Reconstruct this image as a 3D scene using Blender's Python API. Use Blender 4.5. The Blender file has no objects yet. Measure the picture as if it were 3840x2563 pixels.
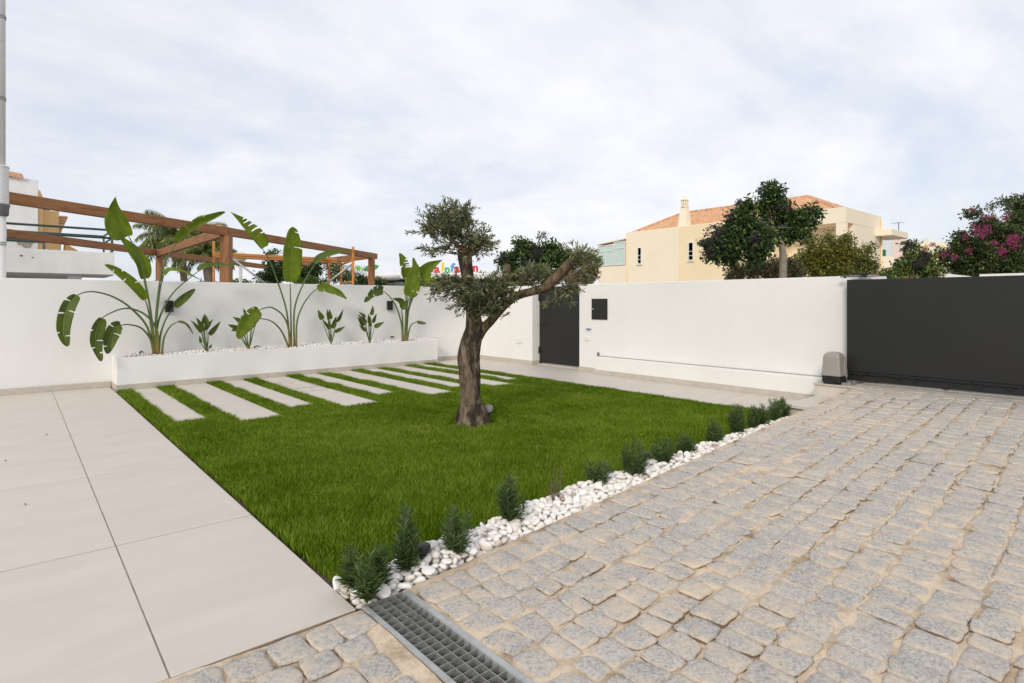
import bpy, bmesh, math, random
import numpy as np
from mathutils import Vector, Matrix, Quaternion
from mathutils import noise as mnoise
random.seed(7)
rng = np.random.default_rng(7)
PI = math.pi
sc = bpy.context.scene
COL = sc.collection

# ------------------------------------------------------------------ camera
YAW = math.atan2(2530, 2170)                 # viewing direction, from +X towards +Y
CA, SA = math.cos(YAW), math.sin(YAW)
cam_d = bpy.data.cameras.new("camera")
cam = bpy.data.objects.new("camera", cam_d)
COL.objects.link(cam)
cam.location = (0, 0, 1.0)
cam.rotation_euler = (PI/2, 0, YAW - PI/2)
cam_d.sensor_width = 36
cam_d.lens = 2170/3840*36
cam_d.shift_y = -(1281.5-1133)/3840
cam_d.clip_start = 0.05
cam_d.clip_end = 3000
sc.camera = cam

# ------------------------------------------------------------------ sky
SUN = Vector((-0.76, -0.44, 0.50)).normalized()
world = bpy.data.worlds.new("World")
sc.world = world
world.use_nodes = True
nt = world.node_tree
nt.nodes.clear()
def N(t, **k):
    n = nt.nodes.new(t)
    for a, b in k.items(): setattr(n, a, b)
    return n
def L(a, b): nt.links.new(a, b)
def M(op, a, b=None, c=None):
    n = N('ShaderNodeMath', operation=op)
    for i, v in enumerate((a, b, c)):
        if v is None: continue
        if hasattr(v, 'links'): L(v, n.inputs[i])
        else: n.inputs[i].default_value = v
    return n.outputs[0]
sky = N('ShaderNodeTexSky', sky_type='NISHITA')
sky.sun_disc = False
sky.sun_elevation = math.asin(SUN.z)
sky.sun_rotation = math.atan2(SUN.x, SUN.y)
sky.dust_density = 2.0
tc = N('ShaderNodeTexCoord')
sep = N('ShaderNodeSeparateXYZ'); L(tc.outputs['Generated'], sep.inputs[0])
zc = M('ADD', M('MAXIMUM', sep.outputs[2], 0.0), 0.30)
cmb = N('ShaderNodeCombineXYZ')
L(M('DIVIDE', sep.outputs[0], zc), cmb.inputs[0]); L(M('DIVIDE', sep.outputs[1], zc), cmb.inputs[1])
mp = N('ShaderNodeMapping'); L(cmb.outputs[0], mp.inputs[0])
mp.inputs['Rotation'].default_value = (0, 0, 0.9); mp.inputs['Scale'].default_value = (1.6, 1.9, 1)
mp.inputs['Location'].default_value = (3.1, 1.7, 0.4)
n1 = N('ShaderNodeTexNoise'); n1.inputs['Scale'].default_value = 0.55; n1.inputs['Detail'].default_value = 9; n1.inputs['Roughness'].default_value = 0.56
n1.inputs['Distortion'].default_value = 0.7; L(mp.outputs[0], n1.inputs['Vector'])
n2 = N('ShaderNodeTexNoise'); n2.inputs['Scale'].default_value = 3.4; n2.inputs['Detail'].default_value = 8; n2.inputs['Roughness'].default_value = 0.6
L(mp.outputs[0], n2.inputs['Vector'])
mr = N('ShaderNodeMapRange'); mr.inputs[1].default_value = 0.30; mr.inputs[2].default_value = 0.62
mr.inputs[3].default_value = 0.78; mr.inputs[4].default_value = 0.98; mr.interpolation_type = 'SMOOTHSTEP'
L(n1.outputs[0], mr.inputs[0])
cr = N('ShaderNodeValToRGB')
cr.color_ramp.elements[0].position = 0.36; cr.color_ramp.elements[0].color = (6.2, 6.6, 7.45, 1)
cr.color_ramp.elements[1].position = 0.66; cr.color_ramp.elements[1].color = (7.85, 7.8, 7.9, 1)
e = cr.color_ramp.elements.new(0.52); e.color = (7.1, 7.25, 7.7, 1)
L(M('ADD', M('MULTIPLY', n2.outputs[0], 0.5), M('MULTIPLY', n1.outputs[0], 0.5)), cr.inputs[0])
mix = N('ShaderNodeMix', data_type='RGBA')
L(mr.outputs[0], mix.inputs[0]); L(sky.outputs[0], mix.inputs[6]); L(cr.outputs[0], mix.inputs[7])
bg = N('ShaderNodeBackground'); bg.inputs[1].default_value = 0.10
L(mix.outputs[2], bg.inputs[0])
wo = N('ShaderNodeOutputWorld'); L(bg.outputs[0], wo.inputs[0])

# ------------------------------------------------------------------ sun
sd = bpy.data.lights.new("sun", 'SUN'); sd.energy = 1.35; sd.angle = math.radians(14); sd.color = (1.0, 0.92, 0.78)
so = bpy.data.objects.new("sun", sd); COL.objects.link(so)
so.rotation_euler = SUN.to_track_quat('Z', 'Y').to_euler()
sc.view_settings.view_transform = 'Standard'; sc.view_settings.look = 'None'
sc.view_settings.gamma = 1.0; sc.view_settings.exposure = 0.37

# ------------------------------------------------------------------ from the photograph to the ground plan
def ray(x, y):
    u = (x-1920)/2170; v = (1133-y)/2170
    return (CA+SA*u, SA-CA*u, v)
def gz(x, y, z=0.0):
    d = ray(x, y); t = (z-1)/d[2]; return Vector((d[0]*t, d[1]*t, z))
def atx(x, y, X):
    d = ray(x, y); t = X/d[0]; return Vector((X, d[1]*t, 1+d[2]*t))
def aty(x, y, Y):
    d = ray(x, y); t = Y/d[1]; return Vector((d[0]*t, Y, 1+d[2]*t))
def pd(x, y, t):
    d = ray(x, y); return Vector((d[0]*t, d[1]*t, 1+d[2]*t))

# ------------------------------------------------------------------ materials
def shader(name):
    m = bpy.data.materials.new(name); m.use_nodes = True
    t = m.node_tree; t.nodes.clear()
    out = t.nodes.new('ShaderNodeOutputMaterial'); p = t.nodes.new('ShaderNodeBsdfPrincipled')
    t.links.new(p.outputs[0], out.inputs[0])
    return m, t, p, out
def nz(t, vec, scale, detail=4, rough=0.55, dist=0.0):
    n = t.nodes.new('ShaderNodeTexNoise'); n.inputs['Scale'].default_value = scale
    n.inputs['Detail'].default_value = detail; n.inputs['Roughness'].default_value = rough; n.inputs['Distortion'].default_value = dist
    if vec is not None: t.links.new(vec, n.inputs['Vector'])
    return n.outputs[0]
def ramp(t, fac, stops):
    r = t.nodes.new('ShaderNodeValToRGB')
    el = r.color_ramp.elements
    for i, (p, c) in enumerate(stops):
        e = el[i] if i < 2 else el.new(p)
        e.position = p; e.color = tuple(c)+(1,)
    t.links.new(fac, r.inputs[0]); return r.outputs[0]
def tmath(t, op, a, b):
    n = t.nodes.new('ShaderNodeMath'); n.operation = op
    for i, v in enumerate((a, b)):
        if hasattr(v, 'links'): t.links.new(v, n.inputs[i])
        else: n.inputs[i].default_value = v
    return n.outputs[0]
def tmix(t, fac, a, b, mode='MIX'):
    n = t.nodes.new('ShaderNodeMix'); n.data_type = 'RGBA'; n.blend_type = mode
    for i, v in ((0, fac), (6, a), (7, b)):
        if hasattr(v, 'links'): t.links.new(v, n.inputs[i])
        else: n.inputs[i].default_value = (tuple(v)+(1,)) if isinstance(v, tuple) else v
    return n.outputs[2]
def bump(t, p, h, strength, dist):
    b = t.nodes.new('ShaderNodeBump'); b.inputs['Strength'].default_value = strength; b.inputs['Distance'].default_value = dist
    t.links.new(h, b.inputs['Height']); t.links.new(b.outputs[0], p.inputs['Normal'])
def coords(t, kind='Object', scale=None):
    c = t.nodes.new('ShaderNodeTexCoord')
    if scale is None: return c.outputs[kind]
    m = t.nodes.new('ShaderNodeMapping'); m.inputs['Scale'].default_value = scale
    t.links.new(c.outputs[kind], m.inputs[0]); return m.outputs[0]
def geopos(t, scale=None):
    g = t.nodes.new('ShaderNodeNewGeometry')
    if scale is None: return g.outputs['Position']
    m = t.nodes.new('ShaderNodeMapping'); m.inputs['Scale'].default_value = scale
    t.links.new(g.outputs['Position'], m.inputs[0]); return m.outputs[0]
def simple(name, c, rough=0.6, var=0.06, scale=3.0, metal=0.0, bs=0.0, bscale=60, bdist=0.002, spec=0.5):
    m, t, p, o = shader(name)
    g = geopos(t)
    a = tuple(max(0, v*(1-var)) for v in c); b = tuple(min(1, v*(1+var)) for v in c)
    t.links.new(ramp(t, nz(t, g, scale, 6, 0.6), [(0.32, a), (0.68, b)]), p.inputs['Base Color'])
    p.inputs['Roughness'].default_value = rough; p.inputs['Metallic'].default_value = metal
    p.inputs['Specular IOR Level'].default_value = spec
    if bs: bump(t, p, nz(t, g, bscale, 5, 0.6), bs, bdist)
    return m
def attr(t, name='rnd'):
    a = t.nodes.new('ShaderNodeAttribute'); a.attribute_name = name; return a.outputs['Fac']
def leafmat(name, stops, rough=0.45, trans=0.25, patch=None, spec=0.4):
    m, t, p, out = shader(name)
    f = attr(t)
    if patch:
        f = tmath(t, 'ADD', tmath(t, 'MULTIPLY', f, 1-patch[1]), tmath(t, 'MULTIPLY', nz(t, geopos(t), patch[0], 3, 0.6), patch[1]))
    c = ramp(t, f, stops)
    t.links.new(c, p.inputs['Base Color'])
    p.inputs['Roughness'].default_value = rough; p.inputs['Specular IOR Level'].default_value = spec
    if trans:
        tr = t.nodes.new('ShaderNodeBsdfTranslucent'); t.links.new(c, tr.inputs[0])
        ms = t.nodes.new('ShaderNodeMixShader'); ms.inputs[0].default_value = trans
        t.links.new(p.outputs[0], ms.inputs[1]); t.links.new(tr.outputs[0], ms.inputs[2]); t.links.new(ms.outputs[0], out.inputs[0])
    return m

def render_mat(name, c, stain=0.05, grain=0.25):
    m, t, p, o = shader(name)
    g = geopos(t)
    big = nz(t, g, 0.7, 5, 0.6); streak = nz(t, geopos(t, (5, 5, 0.35)), 1.0, 4, 0.6)
    k = tmath(t, 'ADD', tmath(t, 'MULTIPLY', big, 0.85), tmath(t, 'MULTIPLY', streak, 0.15))
    a = tuple(v*(1-stain) for v in c); b = tuple(min(1, v*(1+stain*0.5)) for v in c)
    t.links.new(ramp(t, k, [(0.36, a), (0.62, b)]), p.inputs['Base Color'])
    p.inputs['Roughness'].default_value = 0.85; p.inputs['Specular IOR Level'].default_value = 0.25
    bump(t, p, tmath(t, 'ADD', nz(t, g, 130, 4, 0.7), tmath(t, 'MULTIPLY', nz(t, g, 9, 3, 0.5), 1.5)), grain, 0.004)
    return m
MT = {}
MT['white'] = render_mat('white_render', (0.80, 0.795, 0.78))
MT['white_b'] = render_mat('white_render_front', (0.80, 0.79, 0.765))
MT['old_white'] = render_mat('old_white_render', (0.80, 0.785, 0.765), 0.12)
MT['cream'] = render_mat('cream_render', (0.90, 0.80, 0.63), 0.03)
MT['yellow'] = render_mat('yellow_render', (0.90, 0.74, 0.49), 0.03)
MT['ochre'] = render_mat('ochre_render', (0.80, 0.52, 0.24), 0.05)
MT['pink'] = render_mat('pale_pink_render', (0.80, 0.66, 0.60), 0.04)

def tile_mat():
    m, t, p, o = shader('porcelain_tile')
    g = geopos(t)
    f = attr(t)
    base = ramp(t, nz(t, geopos(t, (1.2, 4.5, 1)), 1.3, 7, 0.62, 0.6), [(0.3, (0.57, 0.508, 0.442)), (0.7, (0.63, 0.575, 0.515))])
    base = tmix(t, tmath(t, 'MULTIPLY', f, 0.35), base, (0.57, 0.51, 0.45))
    sp = ramp(t, nz(t, g, 55, 5, 0.75), [(0.60, (0, 0, 0)), (0.70, (0.3, 0.3, 0.3))])
    base = tmix(t, sp, base, (0.50, 0.45, 0.39))
    t.links.new(base, p.inputs['Base Color'])
    t.links.new(ramp(t, nz(t, g, 4, 5, 0.6), [(0.3, (0.42,)*3), (0.7, (0.6,)*3)]), p.inputs['Roughness'])
    p.inputs['Specular IOR Level'].default_value = 0.35
    bump(t, p, nz(t, geopos(t, (20, 60, 1)), 3, 5, 0.6), 0.15, 0.001)
    return m
MT['tile'] = tile_mat()
MT['skirt'] = simple('skirting_tile', (0.50, 0.455, 0.395), 0.55, 0.08, 14, bs=0.1)
MT['grout'] = simple('grout', (0.29, 0.24, 0.19), 0.9, 0.3, 9, bs=0.4)
MT['soil'] = simple('soil', (0.14, 0.095, 0.06), 0.95, 0.5, 12, bs=0.8, bscale=40, bdist=0.02)
MT['earth'] = simple('street_ground', (0.20, 0.19, 0.175), 0.95, 0.2, 0.5, bs=0.3)
MT['anthracite'] = simple('anthracite_metal', (0.0145, 0.0145, 0.014), 0.42, 0.10, 2.0, spec=0.45, bs=0.10, bscale=260, bdist=0.0006)
MT['black'] = simple('black_plastic', (0.013, 0.013, 0.014), 0.45, 0.2, 20)
MT['beam_black'] = simple('black_steel', (0.010, 0.010, 0.010), 0.5, 0.2, 20)
MT['galv'] = simple('galvanised_steel', (0.43, 0.44, 0.43), 0.5, 0.16, 26, metal=0.35, bs=0.1)
MT['galv_dark'] = simple('galvanised_steel_weathered', (0.33, 0.33, 0.31), 0.55, 0.25, 30, metal=0.6)
MT['channel'] = simple('drain_concrete', (0.10, 0.085, 0.07), 0.9, 0.4, 16, bs=0.5)
MT['concrete'] = simple('kerb_concrete', (0.33, 0.30, 0.255), 0.9, 0.18, 10, bs=0.4)
MT['grey_plastic'] = simple('grey_plastic', (0.31, 0.285, 0.255), 0.5, 0.04, 6)
MT['white_plastic'] = simple('white_plastic', (0.76, 0.75, 0.72), 0.4, 0.03, 6)
MT['pipe'] = simple('pipe_plastic', (0.72, 0.73, 0.72), 0.42, 0.04, 6)
MT['pipe_grey'] = simple('dark_grey_pipe', (0.13, 0.13, 0.135), 0.5, 0.1, 6)
MT['green_metal'] = simple('green_railing_paint', (0.035, 0.085, 0.065), 0.45, 0.2, 8)
MT['lens'] = simple('lamp_glass', (0.62, 0.64, 0.62), 0.2, 0.03, 8)
MT['lens_dim'] = simple('spotlight_glass', (0.16, 0.16, 0.155), 0.4, 0.1, 30)
MT['sign_white'] = simple('sign_white', (0.74, 0.77, 0.82), 0.4, 0.02, 6)
MT['ink'] = simple('sign_black_ink', (0.015, 0.015, 0.018), 0.5, 0.02, 6)
MT['orange_paint'] = simple('scaffold_orange_paint', (0.52, 0.20, 0.035), 0.55, 0.25, 14, bs=0.2)
MT['dark_timber'] = simple('plank_dark', (0.10, 0.055, 0.03), 0.8, 0.5, 10)
MT['globe'] = simple('lamp_globe', (0.72, 0.68, 0.55), 0.4, 0.05, 4)
MT['solar'] = simple('solar_panel', (0.03, 0.045, 0.12), 0.2, 0.1, 6)
MT['glass'] = simple('pale_blind_glass', (0.55, 0.68, 0.64), 0.15, 0.05, 2)
MT['dark_glass'] = simple('dark_window_glass', (0.08, 0.09, 0.09), 0.12, 0.3, 3)
MT['window_white'] = simple('window_frame_white', (0.78, 0.76, 0.70), 0.4, 0.03, 6)
MT['shutter_green'] = simple('shutter_green', (0.02, 0.12, 0.06), 0.5, 0.1, 6)
MT['stone_white'] = simple('lamp_post_stone', (0.55, 0.54, 0.50), 0.8, 0.2, 8)

def granite():
    m, t, p, o = shader('granite_sett')
    g = geopos(t); r = attr(t)
    c = ramp(t, nz(t, g, 95, 8, 0.85), [(0.38, (0.10, 0.10, 0.11)), (0.44, (0.26, 0.25, 0.25)), (0.52, (0.49, 0.46, 0.42)), (0.68, (0.70, 0.65, 0.58))])
    c = tmix(t, 0.30, c, ramp(t, r, [(0.0, (0.38, 0.355, 0.33)), (0.5, (0.46, 0.435, 0.395)), (1.0, (0.56, 0.52, 0.465))]))
    sand = tmix(t, nz(t, g, 60, 4, 0.7), (0.60, 0.47, 0.34), (0.70, 0.58, 0.45))
    d = t.nodes.new('ShaderNodeAttribute'); d.attribute_name = 'edge'
    k = tmath(t, 'ADD', tmath(t, 'MULTIPLY', nz(t, g, 14, 7, 0.72), 1.0), tmath(t, 'MULTIPLY', d.outputs['Fac'], 0.09))
    k = tmath(t, 'ADD', k, tmath(t, 'MULTIPLY', nz(t, g, 1.3, 3, 0.5), 0.35))
    msk = ramp(t, k, [(0.63, (0, 0, 0)), (0.84, (0.85, 0.85, 0.85))])
    dirt_shade = ramp(t, tmath(t, 'ADD', d.outputs['Fac'], tmath(t, 'MULTIPLY', nz(t, g, 30, 4, 0.6), 0.16)), [(0.96, (0, 0, 0)), (1.04, (0.9, 0.9, 0.9))])  # joint dirt plus the shadow on the stone sides, painted as one brown edge
    t.links.new(tmix(t, dirt_shade, tmix(t, msk, c, sand), (0.15, 0.095, 0.05)), p.inputs['Base Color'])
    p.inputs['Roughness'].default_value = 0.85
    bump(t, p, tmath(t, 'ADD', nz(t, g, 60, 6, 0.7), tmath(t, 'MULTIPLY', nz(t, g, 220, 3, 0.6), 0.4)), 0.7, 0.006)
    return m
MT['granite'] = granite()
def sandm():
    m, t, p, o = shader('sand_joint')
    g = geopos(t)
    c = ramp(t, nz(t, g, 7, 6, 0.65), [(0.32, (0.22, 0.15, 0.085)), (0.42, (0.46, 0.35, 0.235)), (0.56, (0.66, 0.535, 0.40))])
    c = tmix(t, ramp(t, nz(t, g, 150, 3, 0.7), [(0.56, (0, 0, 0)), (0.66, (0.5, 0.5, 0.5))]), c, (0.25, 0.17, 0.10))
    t.links.new(c, p.inputs['Base Color']); p.inputs['Roughness'].default_value = 0.95
    bump(t, p, nz(t, g, 90, 5, 0.7), 0.6, 0.004)
    return m
MT['sand'] = sandm()
def pebm():
    m, t, p, o = shader('white_pebble')
    g = geopos(t); r = attr(t)
    c = ramp(t, r, [(0.0, (0.68, 0.63, 0.57)), (0.12, (0.80, 0.76, 0.71)), (0.6, (0.87, 0.85, 0.83)), (0.93, (0.80, 0.71, 0.64)), (0.985, (0.50, 0.42, 0.36))])
    v = ramp(t, nz(t, g, 45, 5, 0.7, 1.5), [(0.55, (0, 0, 0)), (0.75, (0.45, 0.45, 0.45))])
    t.links.new(tmix(t, v, c, (0.66, 0.60, 0.54)), p.inputs['Base Color'])
    p.inputs['Roughness'].default_value = 0.5; p.inputs['Specular IOR Level'].default_value = 0.3
    bump(t, p, nz(t, g, 90, 3, 0.6), 0.15, 0.002)
    return m
MT['pebble'] = pebm()
def woodm(name, a, b, k):
    m, t, p, o = shader(name)
    n = nz(t, coords(t, 'Object', (1.6, 26, 26)), 1.6, 7, 0.62, 0.9)
    c = ramp(t, n, [(0.28, k), (0.42, a), (0.66, b)])
    kn = ramp(t, nz(t, coords(t, 'Object', (4, 9, 9)), 1.2, 2, 0.5), [(0.66, (0, 0, 0)), (0.75, (0.8, 0.8, 0.8))])
    t.links.new(tmix(t, kn, c, k), p.inputs['Base Color'])
    p.inputs['Roughness'].default_value = 0.6; p.inputs['Specular IOR Level'].default_value = 0.3
    bump(t, p, n, 0.25, 0.003)
    return m
MT['wood'] = woodm('stained_timber', (0.27, 0.118, 0.045), (0.36, 0.175, 0.075), (0.12, 0.045, 0.018))
MT['raw_wood'] = woodm('raw_timber', (0.58, 0.40, 0.22), (0.66, 0.48, 0.29), (0.42, 0.26, 0.13))
MT['rust_wood'] = woodm('rusty_plank', (0.50, 0.22, 0.06), (0.40, 0.16, 0.05), (0.07, 0.035, 0.02))
def barkm(name, light, mid, dark, stain, vs=(1, 1, 0.22), sc_=26):
    m, t, p, o = shader(name)
    n = nz(t, geopos(t, vs), sc_, 7, 0.68, 0.8)
    c = ramp(t, n, [(0.33, dark), (0.47, mid), (0.68, light)])
    if stain:
        s = ramp(t, nz(t, geopos(t, (1, 1, 0.45)), 7.5, 5, 0.62), [(0.45, (0, 0, 0)), (0.53, (0.93, 0.93, 0.93))])
        c = tmix(t, s, c, tmix(t, n, (0.012, 0.010, 0.009), (0.05, 0.038, 0.030)))
    t.links.new(c, p.inputs['Base Color']); p.inputs['Roughness'].default_value = 0.9; p.inputs['Specular IOR Level'].default_value = 0.2
    bump(t, p, n, 0.9, 0.014)
    return m
MT['olive_bark'] = barkm('olive_bark', (0.27, 0.21, 0.145), (0.14, 0.105, 0.07), (0.022, 0.017, 0.013), True, (1, 1, 0.28), 34)
MT['olive_bark_up'] = barkm('olive_bark_limb', (0.22, 0.155, 0.10), (0.12, 0.082, 0.05), (0.03, 0.02, 0.014), False)
MT['cut_wood'] = barkm('cut_twig_wood', (0.48, 0.28, 0.15), (0.33, 0.17, 0.085), (0.15, 0.07, 0.04), False)
MT['grey_bark'] = barkm('grey_bark', (0.38, 0.33, 0.27), (0.27, 0.23, 0.185), (0.13, 0.10, 0.08), False, (1, 1, 1.5), 22)
MT['palm_bark'] = barkm('palm_bark', (0.30, 0.25, 0.19), (0.19, 0.15, 0.11), (0.07, 0.05, 0.04), False, (0.5, 0.5, 3), 5)
MT['twig'] = simple('twig', (0.13, 0.10, 0.07), 0.9, 0.3, 30)
def rooftile():
    m, t, p, o = shader('terracotta_tile')
    g = geopos(t)
    c = ramp(t, nz(t, g, 2.4, 6, 0.7), [(0.3, (0.48, 0.25, 0.13)), (0.5, (0.66, 0.38, 0.22)), (0.72, (0.74, 0.49, 0.32))])
    t.links.new(c, p.inputs['Base Color']); p.inputs['Roughness'].default_value = 0.85
    return m
MT['terracotta'] = rooftile()
def grassm():
    m, t, p, out = shader('grass_blade')
    r = attr(t); g = geopos(t)
    big = tmath(t, 'ADD', tmath(t, 'MULTIPLY', nz(t, g, 3.2, 4, 0.65, 0.6), 0.55), tmath(t, 'MULTIPLY', nz(t, g, 0.8, 3, 0.6, 0.4), 0.5))
    big = tmath(t, 'ADD', tmath(t, 'MULTIPLY', big, 1.7), -0.37)
    f = tmath(t, 'ADD', tmath(t, 'MULTIPLY', r, 0.62), tmath(t, 'MULTIPLY', big, 0.42))
    c = ramp(t, f, [(0.20, (0.040, 0.086, 0.003)), (0.42, (0.090, 0.172, 0.004)), (0.60, (0.160, 0.272, 0.006)), (0.80, (0.38, 0.46, 0.08))])
    t.links.new(c, p.inputs['Base Color']); p.inputs['Roughness'].default_value = 0.6; p.inputs['Specular IOR Level'].default_value = 0.05
    tr = t.nodes.new('ShaderNodeBsdfTranslucent'); t.links.new(c, tr.inputs[0])
    ms = t.nodes.new('ShaderNodeMixShader'); ms.inputs[0].default_value = 0.35
    t.links.new(p.outputs[0], ms.inputs[1]); t.links.new(tr.outputs[0], ms.inputs[2]); t.links.new(ms.outputs[0], out.inputs[0])
    return m
MT['grass'] = grassm()
MT['olive_leaf'] = leafmat('olive_leaf', [(0.0, (0.040, 0.056, 0.024)), (0.45, (0.080, 0.105, 0.045)), (0.80, (0.18, 0.205, 0.10)), (1.0, (0.36, 0.37, 0.16))], 0.62, 0.2, spec=0.18)
MT['privet_leaf'] = leafmat('privet_leaf', [(0.0, (0.022, 0.048, 0.016)), (0.55, (0.048, 0.095, 0.028)), (0.85, (0.11, 0.17, 0.04)), (1.0, (0.28, 0.32, 0.07))], 0.45, 0.22, spec=0.25)
MT['berry'] = leafmat('dark_berry', [(0.0, (0.022, 0.018, 0.024)), (0.7, (0.052, 0.040, 0.052)), (1.0, (0.11, 0.075, 0.07))], 0.6, 0)
MT['gold_leaf'] = leafmat('golden_shrub_leaf', [(0.0, (0.055, 0.075, 0.014)), (0.5, (0.145, 0.165, 0.025)), (1.0, (0.40, 0.36, 0.06))], 0.45, 0.3)
MT['brown_leaf'] = leafmat('brown_seed_leaf', [(0.0, (0.07, 0.10, 0.03)), (0.42, (0.12, 0.16, 0.05)), (0.52, (0.28, 0.19, 0.12)), (1.0, (0.46, 0.32, 0.21))], 0.7, 0.15)
MT['mid_leaf'] = leafmat('mid_green_leaf', [(0.0, (0.05, 0.09, 0.022)), (0.6, (0.11, 0.17, 0.04)), (0.9, (0.24, 0.28, 0.06)), (1.0, (0.40, 0.30, 0.08))], 0.4, 0.3)
MT['vine_leaf'] = leafmat('vine_leaf', [(0.0, (0.022, 0.038, 0.012)), (0.55, (0.052, 0.082, 0.022)), (0.9, (0.13, 0.16, 0.04)), (1.0, (0.28, 0.27, 0.06))], 0.45, 0.2)
MT['magenta'] = leafmat('bougainvillea_bract', [(0.0, (0.22, 0.03, 0.10)), (1.0, (0.46, 0.06, 0.20))], 0.6, 0.3)
MT['bright_leaf'] = leafmat('bright_hedge_leaf', [(0.0, (0.04, 0.09, 0.015)), (1.0, (0.14, 0.24, 0.04))], 0.5, 0.3)
MT['palm_leaf'] = leafmat('palm_leaflet', [(0.0, (0.09, 0.13, 0.045)), (0.6, (0.24, 0.30, 0.09)), (1.0, (0.50, 0.52, 0.14))], 0.4, 0.35)
MT['lav_leaf'] = leafmat('lavender_leaf', [(0.0, (0.036, 0.070, 0.018)), (0.6, (0.075, 0.125, 0.036)), (1.0, (0.18, 0.235, 0.09))], 0.7, 0.2, spec=0.15)
MT['lav_stem'] = simple('lavender_stem', (0.07, 0.11, 0.05), 0.8, 0.2, 30)
MT['dry_leaf'] = leafmat('dry_twig_leaf', [(0.0, (0.07, 0.05, 0.035)), (0.6, (0.14, 0.095, 0.065)), (1.0, (0.13, 0.13, 0.07))], 0.8, 0.1)
def stremat(name, dark, light, trans):
    m, t, p, out = shader(name)
    u = t.nodes.new('ShaderNodeAttribute'); u.attribute_name = 'vein'
    w = t.nodes.new('ShaderNodeTexWave'); w.inputs['Scale'].default_value = 1.0; w.inputs['Distortion'].default_value = 0.4
    t.links.new(u.outputs['Vector'], w.inputs['Vector'])
    sx = t.nodes.new('ShaderNodeSeparateXYZ'); t.links.new(u.outputs['Vector'], sx.inputs[0])
    g = geopos(t)
    f = tmath(t, 'ADD', tmath(t, 'MULTIPLY', w.outputs[1], 0.30), tmath(t, 'MULTIPLY', nz(t, g, 9, 4, 0.6), 0.8))
    c = ramp(t, f, [(0.25, dark), (0.8, light)])
    mid = ramp(t, sx.outputs[1], [(0.03, (1, 1, 1)), (0.07, (0, 0, 0))])
    c = tmix(t, tmath(t, 'MULTIPLY', mid, 0.6), c, (0.30, 0.36, 0.10))
    t.links.new(c, p.inputs['Base Color']); p.inputs['Roughness'].default_value = 0.42; p.inputs['Specular IOR Level'].default_value = 0.28
    bump(t, p, w.outputs[1], 0.25, 0.003)
    tr = t.nodes.new('ShaderNodeBsdfTranslucent'); t.links.new(c, tr.inputs[0])
    ms = t.nodes.new('ShaderNodeMixShader'); ms.inputs[0].default_value = trans
    t.links.new(p.outputs[0], ms.inputs[1]); t.links.new(tr.outputs[0], ms.inputs[2]); t.links.new(ms.outputs[0], out.inputs[0])
    return m
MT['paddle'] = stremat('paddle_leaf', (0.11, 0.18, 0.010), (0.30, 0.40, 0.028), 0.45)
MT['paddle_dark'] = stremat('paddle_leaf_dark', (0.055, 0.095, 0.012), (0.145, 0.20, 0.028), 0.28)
MT['paddle_brown'] = stremat('paddle_leaf_withered', (0.16, 0.11, 0.03), (0.12, 0.15, 0.04), 0.2)
def stalkm():
    m, t, p, o = shader('paddle_stalk')
    a = t.nodes.new('ShaderNodeAttribute'); a.attribute_name = 'along'
    n = nz(t, geopos(t, (30, 30, 3)), 3, 4, 0.6)
    c = ramp(t, tmath(t, 'ADD', a.outputs['Fac'], tmath(t, 'MULTIPLY', n, 0.12)), [(0.02, (0.19, 0.10, 0.03)), (0.14, (0.20, 0.16, 0.03)), (0.30, (0.085, 0.14, 0.03)), (0.9, (0.06, 0.10, 0.035))])
    t.links.new(c, p.inputs['Base Color']); p.inputs['Roughness'].default_value = 0.45
    return m
MT['stalk'] = stalkm()

# ------------------------------------------------------------------ objects
ORG = {}
def tag(o, label=None, cat=None, group=None, kind=None):
    if label: o['label'] = label
    if cat: o['category'] = cat
    if group: o['group'] = group
    if kind: o['kind'] = kind
    return o
def thing(name, label, cat, loc, group=None):
    o = bpy.data.objects.new(name, None); COL.objects.link(o)
    o.empty_display_size = 0.1
    o.location = loc; ORG[o.name] = Vector(loc)
    return tag(o, label, cat, group)
def link(name, me, mat, parent=None, org=(0, 0, 0)):
    """mesh in world coordinates, shifted so that the object's origin is org (or its thing's base)"""
    o = bpy.data.objects.new(name, me); COL.objects.link(o)
    if parent is not None:
        g = ORG[parent.name]; o.parent = parent
    else:
        g = Vector(org); o.location = g
    ORG[o.name] = g.copy()
    me.transform(Matrix.Translation(-g))
    for m in (mat if isinstance(mat, (list, tuple)) else [mat]): me.materials.append(m)
    return o
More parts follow.
